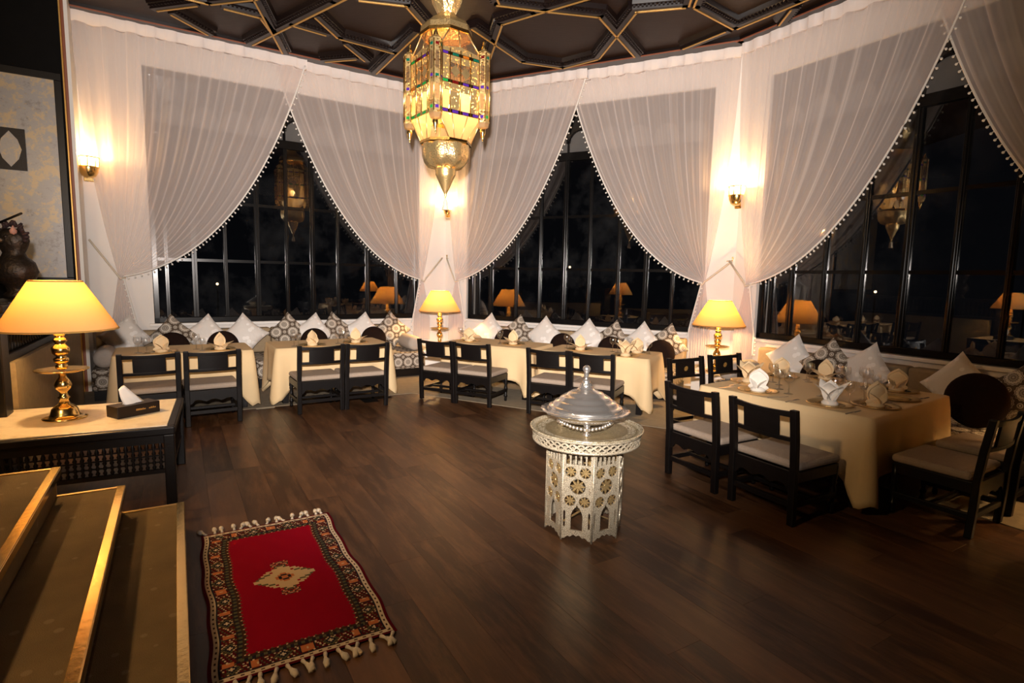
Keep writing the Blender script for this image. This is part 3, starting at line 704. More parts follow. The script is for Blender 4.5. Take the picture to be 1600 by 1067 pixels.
table(pt(WB,1.98,1.70), WB['a'], .63, .35, .40, 'dining table under the cream cloth in front of the middle pier', 'cream cloth on the third table, in front of the middle pier lamp', GC, 3)
table(pt(WB,3.38,1.70), WB['a'], .64, .35, .40, 'dining table under the cream cloth behind the silver dish', 'cream cloth on the fourth table, behind the silver dish', GC, 4)
T5C = pt(WC,2.50,1.90); T5A = WC['a']+math.radians(6)
table(T5C, T5A, .65, .70, .40, 'large square dining table at the right under a cream cloth', 'cream cloth with hanging corner on the large table at the right', GC, 5)
TOP = TZ+.006

# ------------------------------------------------------------------ table settings
def make_charger():
    t = thing('charger_plate', 'x', 'plate')
    MB().lathe([(0,.002),(.09,.002),(.10,.005),(.135,.013),(.150,.016),(.152,.013),(.10,.0),(0,.0)], 32, None, True, False).build('rim', MT['brass_dull'], t)
    MB().lathe([(0,.0035),(.085,.0035),(.095,.0065),(.098,.0065),(.09,.002),(0,.002)], 32, None, True, False).build('well', MT['brass'], t)
    return t
def make_napkin(mat, style):
    m = MB()
    def leaf(h, wd, lean, rz, fat=.62, cup=.35, x0=0.):      # one pointed, slightly cupped fold of linen
        nu, nv = 8, 9; top = []; bot = []
        for j in range(nv+1):
            f = j/nv; w_ = wd*(.30+.70*math.sin(PI*min(1,f/fat)*.5))*(1 if f < fat else max(.02, math.cos((f-fat)/(1-fat)*PI/2)))
            for i in range(nu+1):
                u = 2*i/nu-1; x = u*w_; y = lean*f*f-cup*w_*(1-u*u)*(.5+.5*f); z = h*f
                top.append((x+x0, y, z)); bot.append((x+x0, y+.004, z))
        n = nu+1; N = len(top)
        fs = [(j*n+i,j*n+i+1,(j+1)*n+i+1,(j+1)*n+i) for j in range(nv) for i in range(nu)]
        fs = fs+[(N+d,N+c,N+b_,N+a_) for a_,b_,c,d in fs]
        m.add(top+bot, fs, True, RZ(rz))
    if style in (0,3):      # bishop's hat
        leaf(.150,.052,.0,0); leaf(.138,.050,.012,PI,.58); leaf(.085,.050,.05,PI/2,.5); leaf(.085,.050,.05,-PI/2,.5); leaf(.06,.055,-.012,0,.45)
    elif style in (1,4):    # open bloom of pleats
        for k in range(6): leaf(.125+.02*(k % 2),.040,.055+.015*(k % 3),k*PI/3,.66)
        leaf(.15,.045,.01,.5)
    else:                   # tall tongue with low wings
        leaf(.155,.046,.0,.2,.5); leaf(.14,.04,.015,PI+.1,.5)
        for a_ in (PI/2,-PI/2): leaf(.070,.040,.10,a_,.55); leaf(.055,.045,.075,a_+.5,.5)
    m.lathe([(.040,0),(.042,.012),(.028,.03),(.01,.034)], 16, None, True)
    return m.build('napkin', mat)
def make_glass(h, rb):
    t = thing('wine_glass', 'x', 'glass')
    MB().lathe([(0,.0),(rb*.85,.0),(rb*.85,.002),(rb*.3,.005),(.005,.010),(.0045,.010+h*.40),(.010,.012+h*.44)], 14, None, True, False).build('stem', MT['glass'], t)
    z0 = .012+h*.44; hb = h-z0
    MB().lathe([(.006,z0-.002),(rb*.55,z0+hb*.10),(rb*.92,z0+hb*.30),(rb,z0+hb*.52),(rb*.95,z0+hb*.8),(rb*.84,h)], 18, None, True, False).build('bowl', MT['glass'], t)
    return t
CH0 = make_charger(); NK = [make_napkin(MT['overlay'],0), make_napkin(MT['overlay'],1), make_napkin(MT['overlay'],2), make_napkin(MT['napkin_white'],0), make_napkin(MT['napkin_white'],1)]
GL = [make_glass(.165,.040), make_glass(.135,.034)]
u2 = set()
def clone(src):
    if id(src) not in u2: u2.add(id(src)); return src
    return copy_tree(src)
def setting(W, s, d, kind, where, glasses=(), rot=0, gd=None):
    p = pt(W, s, d, TOP)
    o = clone(CH0); o.location = p; tag(o, 'gold charger plate '+where, 'plate', 'gold charger plates')
    if kind is not None:
        q = clone(NK[kind]); q.location = (p.x,p.y,p.z+.0036); q.rotation_euler = (0,0,W['a']+rot)
        k_ = 1.15 if kind == 4 else 1.2; q.scale = (k_*1.15,k_*1.15,k_)
        tag(q, '%s folded napkin on the plate %s' % ('white' if kind > 2 else 'cream', where), 'napkin', 'folded napkins')
    for k, (gs, g_d, gk) in enumerate(glasses):
        g = clone(GL[gk]); g.location = pt(W, gs, g_d, TOP)
        tag(g, '%s %s wine glass by the plate %s' % (['first','second','third'][k], 'tall' if gk == 0 else 'short', where), 'glass', 'wine glasses')
setting(WA,.80,2.0,0,'at the left of the leftmost table',((.60,1.98,0),(.67,2.06,0)),.3)
setting(WA,1.34,2.0,2,'at the right of the leftmost table',((1.12,1.88,0),(1.17,2.0,1)),.2)
setting(WA,2.30,2.02,0,'at the left of the second table',((2.10,2.0,0),(2.16,1.93,1)),.6)
setting(WA,2.84,1.92,2,'at the right of the second table',((2.62,1.93,0),(2.68,1.97,0)),-.2)
setting(WB,1.60,1.80,0,'at the left of the third table',((1.42,1.72,0),(1.48,1.76,1)),.3)
setting(WB,2.23,1.76,2,'at the right of the third table',((2.02,1.72,0),(2.07,1.82,1)),.0)
setting(WB,3.13,1.76,2,'at the left of the fourth table',((2.93,1.68,0),(2.99,1.76,1)),.4)
setting(WB,3.74,1.96,1,'at the right front of the fourth table',((3.50,1.66,0),(3.58,1.72,0)),.2)
setting(WB,3.78,1.62,0,'at the right back of the fourth table',((3.66,1.50,0),(3.92,1.62,1)),.5)
TW = dict(o=T5C, a=T5A, d=Vector((math.cos(T5A),math.sin(T5A),0)), n=Vector((math.sin(T5A),-math.cos(T5A),0)))   # frame of the large table
setting(TW,-.24,.52,3,'at the left front of the large table',((-.20,.28,0),(-.06,.40,0),(-.33,.33,1)),.3)
setting(TW,.30,.52,4,'at the middle front of the large table',((.24,.32,0),(.36,.36,0),(.12,.27,1)),.2)
setting(TW,.50,.28,0,'at the right front corner of the large table',((.36,.12,1),(.48,.03,0)),1.0)
setting(TW,.47,-.16,None,'lying empty at the right edge of the large table')
setting(TW,-.50,.22,1,'at the left end of the large table',((-.40,.02,0),(-.30,.10,1)),.4)
setting(TW,-.50,-.30,0,'at the far left corner of the large table',((-.30,-.36,0),(-.24,-.28,0)),.9)
setting(TW,-.22,-.53,2,'at the far middle of the large table',((-.06,-.42,0),(.02,-.36,0)),0)
setting(TW,.34,-.53,0,'at the far right of the large table',((.12,-.46,0),(.18,-.38,0),(.26,-.34,1)),.2)
# forks and knives on the large table
fk = MB().box(-.006,.006,-.095,.02,.0,.003).box(-.011,.011,.02,.045,.0,.003)
for k in range(4): fk.box(-.011+k*.006,-.0075+k*.006,.045,.085,.0,.003)
FK = fk.build('fork', MT['silver'])
KN = MB().box(-.006,.006,-.10,.0,.0,.004).prism([(-.007,0),(.009,0),(.009,.07),(.003,.10),(-.007,.10)],0,.002).build('knife', MT['silver'])
for src, s, d, lab in ((FK,-.46,.60,'left of the left front plate'),(FK,.09,.62,'left of the middle front plate'),(FK,-.50,.42,'by the left end plate'),(FK,.40,.44,'by the right front corner plate'),
                      (KN,-.03,.60,'right of the left front plate'),(KN,.50,.62,'right of the middle front plate'),(KN,.58,-.36,'by the empty plate'),(KN,-.02,-.52,'by the far middle plate')):
    o = clone(src); o.location = pt(TW,s,d,TOP); o.rotation_euler = (0,0,T5A+random.uniform(-.3,.3)); tag(o, 'silver %s on the large table, %s' % (src.name.split('.')[0], lab), 'cutlery', 'cutlery')

# ------------------------------------------------------------------ lamps on the piers and on the side table
def table_lamp(loc, label, k=1.0, watts=LAMP_W):
    t = thing('table_lamp', label, 'lamp', loc, 0, 'brass table lamps')
    MB().lathe([(0,0),(.118,0),(.122,.008),(.10,.016),(.085,.02),(.078,.035),(.07,.065),(.052,.085),(.034,.095),(.03,.105),(0,.105)], 32).build('base', MT['brass'], t)
    MB().lathe([(.03,.10),(.022,.125),(.034,.14),(.024,.15),(.020,.175),(.042,.20),(.048,.225),(.036,.255),(.020,.275),(.018,.315)], 24).build('lower_column', MT['brass'], t)
    MB().lathe([(0,.312),(.10,.316),(.142,.326),(.146,.326),(.143,.320),(.10,.308),(0,.304)], 36, None, True, False).build('drip_tray', MT['brass'], t)
    MB().lathe([(.02,.322),(.034,.335),(.034,.35),(.024,.358),(.040,.375),(.042,.395),(.024,.408),(.046,.43),(.050,.465),(.030,.485),(.026,.495),(.038,.51),(.030,.525),(.022,.535),(.032,.55),(.018,.56),(.012,.60)], 24).build('upper_column', MT['brass'], t)
    sh = MB().lathe([(.318,.585),(.138,.895)], 48, None, True, False).build('shade', MT['shade'], t)
    MB().lathe([(.320,.583),(.3165,.593),(.314,.593),(.316,.583)], 48, None, True, False).lathe([(.1415,.888),(.139,.897),(.136,.897),(.138,.888)], 48, None, True, False).build('shade_binding', MT['shade_band'], sh)
    sp = MB()
    for a in range(3): sp.tube([(0,0,.86),(.148*math.cos(a*2.1),.148*math.sin(a*2.1),.87)], .003, 5)
    sp.tube([(0,0,.60),(0,0,.66)], .016, 8); sp.tube([(.03,0,.60),(.03,0,.86),(0,0,.87)], .003, 5); sp.build('harp', MT['brass'], t)
    MB().ball((0,0,.705), .034, 12, 8).build('bulb', MT['bulb'], t)
    point_light('lamp_light', (0,0,.76), watts, WARM, .05, t)
    return t
# corner plinths behind the tables carry the pier lamps
def plinth(c, rz, label):
    t = thing('corner_plinth', label, 'plinth', (c.x,c.y,.006), rz)
    MB().box(-.22,.22,-.22,.22,0,.34).build('body', MT['white_paint'], t, .006); MB().box(-.24,.24,-.24,.24,.34,.365).build('top', MT['white_paint'], t, .006)
pc = Vector((-1.10,8.55,0)); plinth(pc, math.radians(3), 'low white plinth under the lamp at the middle pier'); table_lamp((pc.x-.02,pc.y,.372), 'brass table lamp with cream shade at the middle pier')
pc2 = Vector((2.58,6.95,0)); plinth(pc2, math.radians(-43), 'low white plinth under the lamp at the right pier'); table_lamp((pc2.x,pc2.y,.372), 'brass table lamp with cream shade at the right pier')

pc3 = pt(WC,4.36,.62); plinth(pc3, math.radians(-75), 'low white plinth under the lamp beyond the right end of the right banquette'); table_lamp((pc3.x,pc3.y,.372), 'brass table lamp beyond the right end of the right banquette', 1.0, LAMP_W)

def sconce(loc, rz, label, watts=SCONCE_W, k=1.45):
    t = thing('wall_sconce', label, 'wall lamp', loc, rz, 'brass wall sconces'); t.scale = (k,k,k)
    MB().box(-.045,.045,.075,.085,-.10,.06).build('back_plate', MT['brass'], t, .01)
    prof = [(0,-.085),(.02,-.085),(.05,-.065),(.066,-.03),(.07,0)]
    MB().lathe(prof, 24, None, True, False).build('bowl', MT['brass'], t)
    MB().lathe([(.068,0),(.072,.085)], 24, None, True, False).build('glass_shade', MT['frost'], t)
    m = MB()
    for k in range(8): a = k*PI/4; m.tube([(.071*math.cos(a),.071*math.sin(a),0),(.075*math.cos(a),.075*math.sin(a),.088)], .004, 5)
    m.lathe([(.070,.0),(.075,.0),(.075,.010),(.070,.010)], 24, None, True, False).lathe([(.074,.08),(.079,.08),(.079,.089),(.074,.089)], 24, None, True, False).build('cage', MT['brass'], t)
    MB().ball((0,0,.04), .022, 10, 6).build('bulb', MT['bulb'], t)
    point_light('sconce_light', (0,-.0,.09), watts, WARM, .03, t)
sconce(pt(WA,.15,.13,2.70), WA['a'], 'brass wall sconce at the far left beside the mirror panel')
sconce(pt(WA,5.02,-.03,2.60), math.radians(3), 'brass wall sconce behind the curtain at the middle pier', SCONCE_W*.8, 1.0)
sconce(pt(WB,4.60,.02,2.62), math.radians(-43), 'brass wall sconce in the gap between the curtains at the right pier')
for c, lab in ((pt(WA,4.99,.02,1.80),'small brass hook holding the curtain ropes at the middle pier'),(pt(WB,4.59,.0,1.78),'small brass hook holding the curtain ropes at the right pier')):
    t = thing('curtain_hook', lab, 'hook', c); MB().tube([(0,.17,0),(0,.0,0),(0,-.02,.015),(0,-.025,.035)], .008, 6).build('hook_arm', MT['brass'], t); MB().ball((0,-.025,.04), .013, 8, 6).build('knob', MT['brass'], t)

# ------------------------------------------------------------------ side table, lamp, tissue box at the left
ta = math.atan2(.46,.887); tx = Vector((math.cos(ta),math.sin(ta),0)); ty = Vector((-math.sin(ta),math.cos(ta),0))
tc = Vector((-2.12,3.43,0))-tx*.56+ty*.46
t = thing('side_table', 'low black lattice side table with a marble top at the left', 'table', (tc.x,tc.y,0), ta)
HX, HY, HZ = .56, .46, .515
MB().box(-HX+.045,HX-.045,-HY+.045,HY-.045,HZ-.02,HZ+.004).build('marble_top', MT['marble'], t, .003)
MB().box(-HX,HX,-HY,-HY+.05,HZ-.05,HZ).box(-HX,HX,HY-.05,HY,HZ-.05,HZ).box(-HX,-HX+.05,-HY+.05,HY-.05,HZ-.05,HZ).box(HX-.05,HX,-HY+.05,HY-.05,HZ-.05,HZ).build('top_frame', MT['black'], t, .008)
for sx in (-1,1):
    for sy in (-1,1): MB().box(sx*(HX-.035)-.03,sx*(HX-.035)+.03,sy*(HY-.035)-.03,sy*(HY-.035)+.03,0,HZ-.05).build('leg', MT['black'], t, .006)
def lattice(L, m):
    b = MB().box(-L/2,L/2,-.012,.012,.215,.24).box(-L/2,L/2,-.012,.012,.41,.465)
    n = int(L/.036)
    for k in range(n+1):
        x = -L/2+L*k/n
        b.lathe([(.006,.24),(.013,.255),(.006,.27),(.013,.285),(.006,.30),(.013,.315),(.006,.33),(.013,.345),(.006,.36),(.013,.385),(.006,.41)], 7, TR(x,0,0), True, False)
    for z in (.285,.33,.372): b.box(-L/2,L/2,-.004,.004,z-.004,z+.004)
    return b
for sy in (-1,1): o = lattice(2*HX-.10, None).build('lattice_apron', MT['black'], t); o.location = (0,sy*(HY-.035),0)
for sx in (-1,1): o = lattice(2*HY-.10, None).build('lattice_apron', MT['black'], t); o.location = (sx*(HX-.035),0,0); o.rotation_euler = (0,0,PI/2)
lp = Vector((-2.915,3.56,0)); table_lamp((lp.x,lp.y,HZ+.004), 'large lit brass table lamp with yellow shade on the marble side table', 1.0, LAMP_W*.62)
bp = Vector((-2.56,3.70,0)); b = thing('tissue_box', 'dark leather tissue box on the marble side table', 'tissue box', (bp.x,bp.y,HZ+.004), math.radians(62))
MB().box(-.135,.135,-.068,.068,0,.078).build('box', MT['leather'], b, .004)
MB().box(-.05,.05,-.012,.012,.076,.0795).build('slot', MT['dark_wall'], b)
vs = []; n = 12
for j in range(9):
    f = j/8
    for i in range(n): a = 2*PI*i/n; r = (.035*(1-f)+.012)*(1+.35*math.cos(3*a+f*2)); vs.append((-.01-.06*f+r*1.3*math.cos(a), r*.45*math.sin(a), .076+.12*f+.012*f*math.cos(a)))
MB().add(vs, [(j*n+i,j*n+(i+1)%n,(j+1)*n+(i+1)%n,(j+1)*n+i) for j in range(8) for i in range(n)]+[tuple(8*n+i for i in range(n))], True).build('tissue', MT['tissue'], b)
# small gilt lettering strip on the front of the box (illegible in the photograph: a row of tiny strokes)
g = MB(); x = -.02
for k in range(16):
    wv = random.uniform(.003,.006)
    if k == 9: x += .02
    g.box(x,x+wv,-.0692,-.068,.036,.036+random.choice((.008,.010,.012))); x += wv+.0025
g.build('gilt_print', MT['gold'], b)

# ------------------------------------------------------------------ low wall, newel post, bust, mirror panel at the left
ld = Vector((.5,-.866,0)); ln = Vector((-.866,-.5,0)); la = math.atan2(-.866,.5)
p0 = Vector((-4.72,6.04,0)); o = struct('wall_low', p0, la)
LL = 2.70
MB().box(0,LL-.10,-.16,0,0,.84).build('wall_face', MT['low_wall'], o)
t = thing('balustrade', 'black spindle balustrade on the low beige wall at the left', 'railing', (p0.x,p0.y,.84), la)
MB().box(0,LL,-.12,-.03,0,.055).build('bottom_rail', MT['black'], t, .008); MB().box(0,LL,-.16,.01,.36,.42).build('top_rail', MT['black'], t, .008)
sp0 = MB().lathe([(.010,.05),(.018,.07),(.010,.09),(.014,.13),(.022,.19),(.014,.24),(.010,.28),(.018,.32),(.010,.36)], 8).build('spindle', MT['black'], t)
sp0.location = (.05,-.075,0)
for k in range(1, int(LL/.08)): inst(sp0, t, (.05+k*.08,-.075,0))
pp = p0+ld*(LL+.09)+ln*.09
t = thing('newel_post', 'black newel post at the left picture edge beside the marble table', 'post', (pp.x,pp.y,0), la)
MB().box(-.085,.085,-.085,.085,0,1.20).build('shaft', MT['black'], t, .008); MB().box(-.11,.11,-.11,.11,1.20,1.25).build('cap', MT['black'], t, .012); MB().box(-.10,.10,-.10,.10,0,.14).build('foot', MT['black'], t, .008)
bz = 1.25
t = thing('dark_bust', 'dark bronze bust with ruffled crest in front of the mirror', 'sculpture', ((p0+ld*2.05+ln*.075).x,(p0+ld*2.05+ln*.075).y,bz+.01), math.radians(-10))
vs = MB().lathe([(0,0),(.085,0),(.085,.03),(.06,.05),(.07,.09),(.125,.14),(.15,.20),(.13,.27),(.085,.31),(.07,.34),(.09,.38),(.105,.43),(.098,.48),(.06,.515),(0,.525)], 24, Matrix.Diagonal((1.05,.85,1,1)), True, False)
vs.ball((.0,-.085,.43), .028, 8, 6).ball((.035,-.075,.455), .014, 8, 6).ball((-.035,-.075,.455), .014, 8, 6)
vs.build('torso', MT['bronze'], t)
m = MB()
for k in range(16):
    a = -.5*PI+k*PI/15; r = .105; c = (r*math.sin(a)*1.0, .0, .43+.11*math.cos(a)); m.tube([c,(c[0]*1.35,.02*math.sin(k*2.),.43+(c[2]-.43)*1.38)], [.02,.008], 6)
m.build('crest', MT['feather'], t)
MB().lathe([(.0,0),(.02,.01),(.024,.03),(.0,.07)], 10, TR(.085,-.06,.47), True, False).build('ear', MT['skin_pink'], t)
MB().tube([(-.22,-.05,.50),(.22,-.10,.62)], .008, 6).build('baton', MT['black'], t)

t = thing('mirror_panel', 'tall mottled antique mirror in a black frame at the left', 'mirror', WA['o'], WA['a'])
MB().box(-1.75,-.10,-.362,-.352,1.38,3.60).build('mirror_glass', MT['mirror'], t)
MB().box(-1.82,-.03,-.385,-.352,3.60,3.68).box(-1.82,-.03,-.385,-.352,1.30,1.38).box(-1.82,-1.75,-.385,-.352,1.38,3.60).box(-.10,-.03,-.385,-.352,1.38,3.60).build('frame', MT['black'], t, .006)
t = thing('lattice_plaque', 'small dark plaque with a pale diamond opening on the mirror', 'plaque', pt(WA,-.52,.375,2.565), WA['a'])
hole = [(.0,.03),(.07,.12),(.10,.225),(.07,.33),(0,.42),(-.07,.33),(-.10,.225),(-.07,.12)]; out = [(0,0),(.135,0),(.135,.225),(.135,.45),(0,.45),(-.135,.45),(-.135,.225),(-.135,0)]
vs = [(x,y0,z) for y0 in (-.012,.006) for x,z in hole]+[(x,y0,z) for y0 in (-.012,.006) for x,z in out]
fs = []
for i in range(8):
    j = (i+1)%8; fs += [(i,j,16+j,16+i),(8+i,24+i,24+j,8+j),(i,8+i,8+j,j),(16+i,16+j,24+j,24+i)]
MB().add(vs, fs).build('frame', MT['leather'], t); MB().box(-.12,.12,.0,.004,.01,.44).build('pale_field', MT['mirror'], t)

# ------------------------------------------------------------------ carpeted steps
sd = Vector((.515,-.857,0)); sn = Vector((-.857,-.515,0)); sa = math.atan2(-.857,.515)
s1 = Vector((-1.90,3.12,0)); o = struct('stairs', s1, sa)
for k in range(4):
    y1 = -k*.275; z = .15*(k+1)
    MB().box(.02,5.2,-(k+1)*.275-.02 if k < 3 else -3.2,y1-.018,0,z).build('step', MT['stair'], o, .012)
    MB().box(.0,5.2,y1-.034,y1+.004,z-.006,z+.006).box(.0,5.2,y1-.004,y1+.006,z-.036,z).build('nosing', MT['brass'], o, .002)
    MB().box(.0,.022,-(k+1)*.275-.02 if k < 3 else -3.2,y1-.018,0,z+.003).build('end_trim', MT['brass_dull'], o)

# ------------------------------------------------------------------ rug, knot by knot
RW, RL = .70, 1.34; ra = math.atan2(-.859,.512); NX, NY = 100, 190
rcx = (-1.736-1.141-.448-1.052)/4; rcy = (2.955+3.369+2.206+1.839)/4
RED, DRED, NAVY, CREAM, ORG, BRN, GRN, WHT = (.27,.0008,.014),(.09,.003,.008),(.018,.016,.025),(.60,.44,.26),(.50,.16,.06),(.05,.022,.014),(.10,.10,.05),(.62,.50,.36)
def knot(i, j):
    ex, ey = min(i, NX-1-i), min(j, NY-1-j); side = ex < ey
    e = min(ex, ey); t = j if side else i; L = NY if side else NX; tc = abs(t-L//2)
    if e < 2: return DRED
    if e < 5: return BRN if (t % 5 < 2 and e == 3) else WHT
    if e < 6: return NAVY
    if e < 14:
        q = e-6; m = tc % 26
        if m < 4 and 1 <= q <= 6: return CREAM if (m < 1 and 3 <= q <= 4) else ORG
        if m == 4 and 1 <= q <= 6: return NAVY
        if 9 <= m <= 17:
            d = abs(m-13)+abs(q-4)
            if d < 2: return WHT
            if d < 4: return NAVY
            if d == 4: return CREAM if q > 5 else GRN
            if d == 5: return BRN
        if abs((m-13))-4 == q-2 and m % 2: return CREAM
        h = (i*7+j*13) % 11
        if h == 0: return WHT
        if h == 1: return GRN
        return BRN if h < 5 else DRED
    if e < 15: return NAVY if (t//2) % 2 else BRN
    if e < 17: return GRN if t % 4 < 2 else NAVY
    if e < 19: return CREAM if (t % 5 == 0 and e == 18) else BRN
    if e == 19 and t % 4 == 0: return GRN
    x, y = abs(i-NX/2+.5), abs(j-NY/2+.5)
    d = x/1.35+y/1.0
    sx, sy = int(x//2)*2, int(y//2)*2; d = sx/1.25+sy/1.05
    if d < 4: return NAVY if (sx+sy) % 4 else ORG
    if d < 12: return CREAM
    if d < 16 and (sx > 6 or sy > 8): return GRN if (sx*3+sy) % 5 < 2 else CREAM
    if x < 6 and 16 <= y < 24: return (GRN, ORG, CREAM, NAVY)[(int(x)+int(y)) % 4] if (int(x)*2+int(y)) % 3 else RED
    return RED
t = thing('rug', 'small red rug with dark bordered edges and white tassels on the plank floor', 'rug', (rcx,rcy,0), ra)
vs = []; fs = []; cols = []
for j in range(NY+1):
    for i in range(NX+1):
        x = RW*(i/NX-.5); y = RL*(j/NY-.5); x += .006*math.sin(y*7)+.004*math.sin(y*19); vs.append((y, x, .009+.0012*math.sin(x*40)*math.sin(y*33)))
for j in range(NY):
    for i in range(NX): fs.append((j*(NX+1)+i, (j+1)*(NX+1)+i, (j+1)*(NX+1)+i+1, j*(NX+1)+i+1)); cols.append(knot(i, j))
o = MB().add(vs, fs, True).build('pile', MT['rug'], t)
ca = o.data.color_attributes.new('knots', 'FLOAT_COLOR', 'CORNER')
buf = []
for p in o.data.polygons: buf += [*cols[p.index], 1.]*p.loop_total
ca.data.foreach_set('color', buf)
MB().box(-RL/2+.004,RL/2-.004,-RW/2+.012,RW/2-.012,.001,.0055).build('backing', MT['leather'], t)
tas = MB().tube([(-.004,0,.006),(.02,0,.008),(.034,0,.009)], [.009,.006,.009], 6).tube([(.034,0,.009),(.052,.002,.009),(.078,.004,.006)], [.008,.014,.010], 7).build('tassel', MT['rope'], t)
k = 0
for sg in (-1,1):
    for q in range(15):
        o = tas if k == 0 else inst(tas, t); k += 1
        o.location = (sg*RL/2, -RW/2+.03+q*(RW-.06)/14+random.uniform(-.01,.01), 0); o.rotation_euler = (0,0,(0 if sg > 0 else PI)+random.uniform(-.5,.5))

# ------------------------------------------------------------------ octagonal pierced table with tray
OC = Vector((.455,3.245,0)); oa = math.radians(-107.5)
oct_t = thing('octagonal_table', 'eight-sided pierced silvery tea table with round brass tray top', 'table', (OC.x,OC.y,0), 0)
AP = .212; FW = 2*AP*math.tan(PI/8)
def panel_mesh():
    cu = bpy.data.curves.new('pc', 'CURVE'); cu.dimensions = '2D'; cu.fill_mode = 'BOTH'; cu.extrude = .005; cu.resolution_u = 1
    def poly(pts):
        s = cu.splines.new('POLY'); s.points.add(len(pts)-1); s.use_cyclic_u = True
        for q, (x, y) in zip(s.points, pts): q.co = (x,y,0,1)
    h = FW/2-.001
    bottom = [(-h,0)]
    for k in range(1, 24):
        x = -h+2*h*k/24; u = abs(x)/h
        bottom.append((x, .03*(1-u**1.5)+.010*abs(math.sin(u*PI*2.5))*(u < .97)))
    bottom.append((h,0)); poly(bottom+[(h,.545),(-h,.545)])
    def circ(cx, cy, r, n=20): poly([(cx+r*math.cos(-2*PI*k/n), cy+r*math.sin(-2*PI*k/n)) for k in range(n)])
    for x in (-.060,-.030,0,.030,.060):
        poly([(x-.0105,.452),(x-.0105,.515),(x-.006,.525),(x,.531),(x+.006,.525),(x+.0105,.515),(x+.0105,.452)])
    for x in (-.042,.042): circ(x,.408,.032); circ(x,.238,.032)
    circ(0,.325,.045)
    arch = [(-.034,.065),(.034,.065),(.034,.150)]+[(.034*math.cos(a)*(1-.25*math.sin(a)), .150+.055*math.sin(a)) for a in [PI*k/12 for k in range(1,12)]]+[(-.034,.150)]
    arch = [(x, y+(.014 if abs(x) < .004 else 0)) for x, y in arch]; poly(arch)
    for x in (-.072,.072): poly([(x-.006,.08),(x+.006,.08),(x+.006,.17),(x,.18),(x-.006,.17)])
    ob = bpy.data.objects.new('tmp', cu); COL.objects.link(ob)
    bpy.context.view_layer.update()
    me = bpy.data.meshes.new_from_object(ob.evaluated_get(bpy.context.evaluated_depsgraph_get())); bpy.data.objects.remove(ob); bpy.data.curves.remove(cu)
    me.name = 'side_panel'; me.materials.clear(); me.materials.append(MT['engraved']); return me
pm_ = panel_mesh()
ros = MB()
for k in range(8): ros.prism([(0,-.003),(.5,-.16),(.80,-.09),(1.0,0),(.80,.09),(.5,.16),(0,.003)], -.003, .003, m=RZ(k*PI/4)@Matrix.Diagonal((.045,.045,1,1)))
ros.lathe([(.30*.045,-.004),(.30*.045,.004)], 10)
ros_o = ros.build('rosette', MT['brass_dull']); rfirst = True
for k in range(8):
    a = oa+k*PI/4
    o = bpy.data.objects.new('side_panel', pm_); COL.objects.link(o); o.parent = oct_t
    nrm = Vector((math.cos(a),math.sin(a),0)); px = Vector((-math.sin(a),math.cos(a),0))
    m = Matrix(((px.x,0,nrm.x,nrm.x*AP),(px.y,0,nrm.y,nrm.y*AP),(0,1,0,.004),(0,0,0,1))); o.matrix_local = m
    for (x, z, r) in ((-.042,.408,.72),(.042,.408,.72),(-.042,.238,.72),(.042,.238,.72),(0,.325,1.0)):
        q = ros_o if rfirst else ros_o.copy()
        if not rfirst: COL.objects.link(q)
        rfirst = False; q.parent = o; q.matrix_local = TR(x,z,-.003)@Matrix.Diagonal((r,r,1,1))
    MB().tube([(math.cos(a+PI/8)*AP/math.cos(PI/8),math.sin(a+PI/8)*AP/math.cos(PI/8),.002),(math.cos(a+PI/8)*AP/math.cos(PI/8),math.sin(a+PI/8)*AP/math.cos(PI/8),.55)], .007, 6).build('corner_post', MT['engraved'], oct_t)
m = MB()
for a in (.3, .3+PI/2): m.bar((.17*math.cos(a),.17*math.sin(a),.03),(-.17*math.cos(a),-.17*math.sin(a),.19),.012,.006); m.bar((.17*math.cos(a),.17*math.sin(a),.19),(-.17*math.cos(a),-.17*math.sin(a),.03),.012,.006)
m.build('cross_brace', MT['brass_dull'], oct_t)
MB().prism([(.205*math.cos(oa+PI/8+k*PI/4)/math.cos(PI/8),.205*math.sin(oa+PI/8+k*PI/4)/math.cos(PI/8)) for k in range(8)], .545, .558).build('top_board', MT['engraved'], oct_t)
TR_ = .325
g = MB().lathe([(TR_-.012,.548),(TR_-.006,.548),(TR_-.004,.560),(TR_-.012,.560)], 56, None, True, False).lathe([(TR_-.006,.605),(TR_+.0,.605),(TR_+.0,.622),(TR_-.006,.622)], 56, None, True, False)
NLT = 44
for k in range(NLT):
    for s in (-1,1):
        a0 = 2*PI*k/NLT; a1 = a0+s*2*PI/NLT*1.6; r0_, r1_ = TR_-.009, TR_-.003
        g.bar((r0_*math.cos(a0),r0_*math.sin(a0),.556),(r1_*math.cos(a1),r1_*math.sin(a1),.608),.010,.004,(math.cos(a0),math.sin(a0),0))
g.build('pierced_gallery', MT['engraved'], oct_t)
MB().lathe([(0,.612),(TR_-.10,.612),(TR_-.05,.614),(TR_-.02,.620),(TR_+.004,.630),(TR_+.010,.630),(TR_+.012,.625),(TR_+.004,.618),(TR_-.02,.608),(0,.606)], 64, None, True, False).build('tray_top', MT['tray'], oct_t)
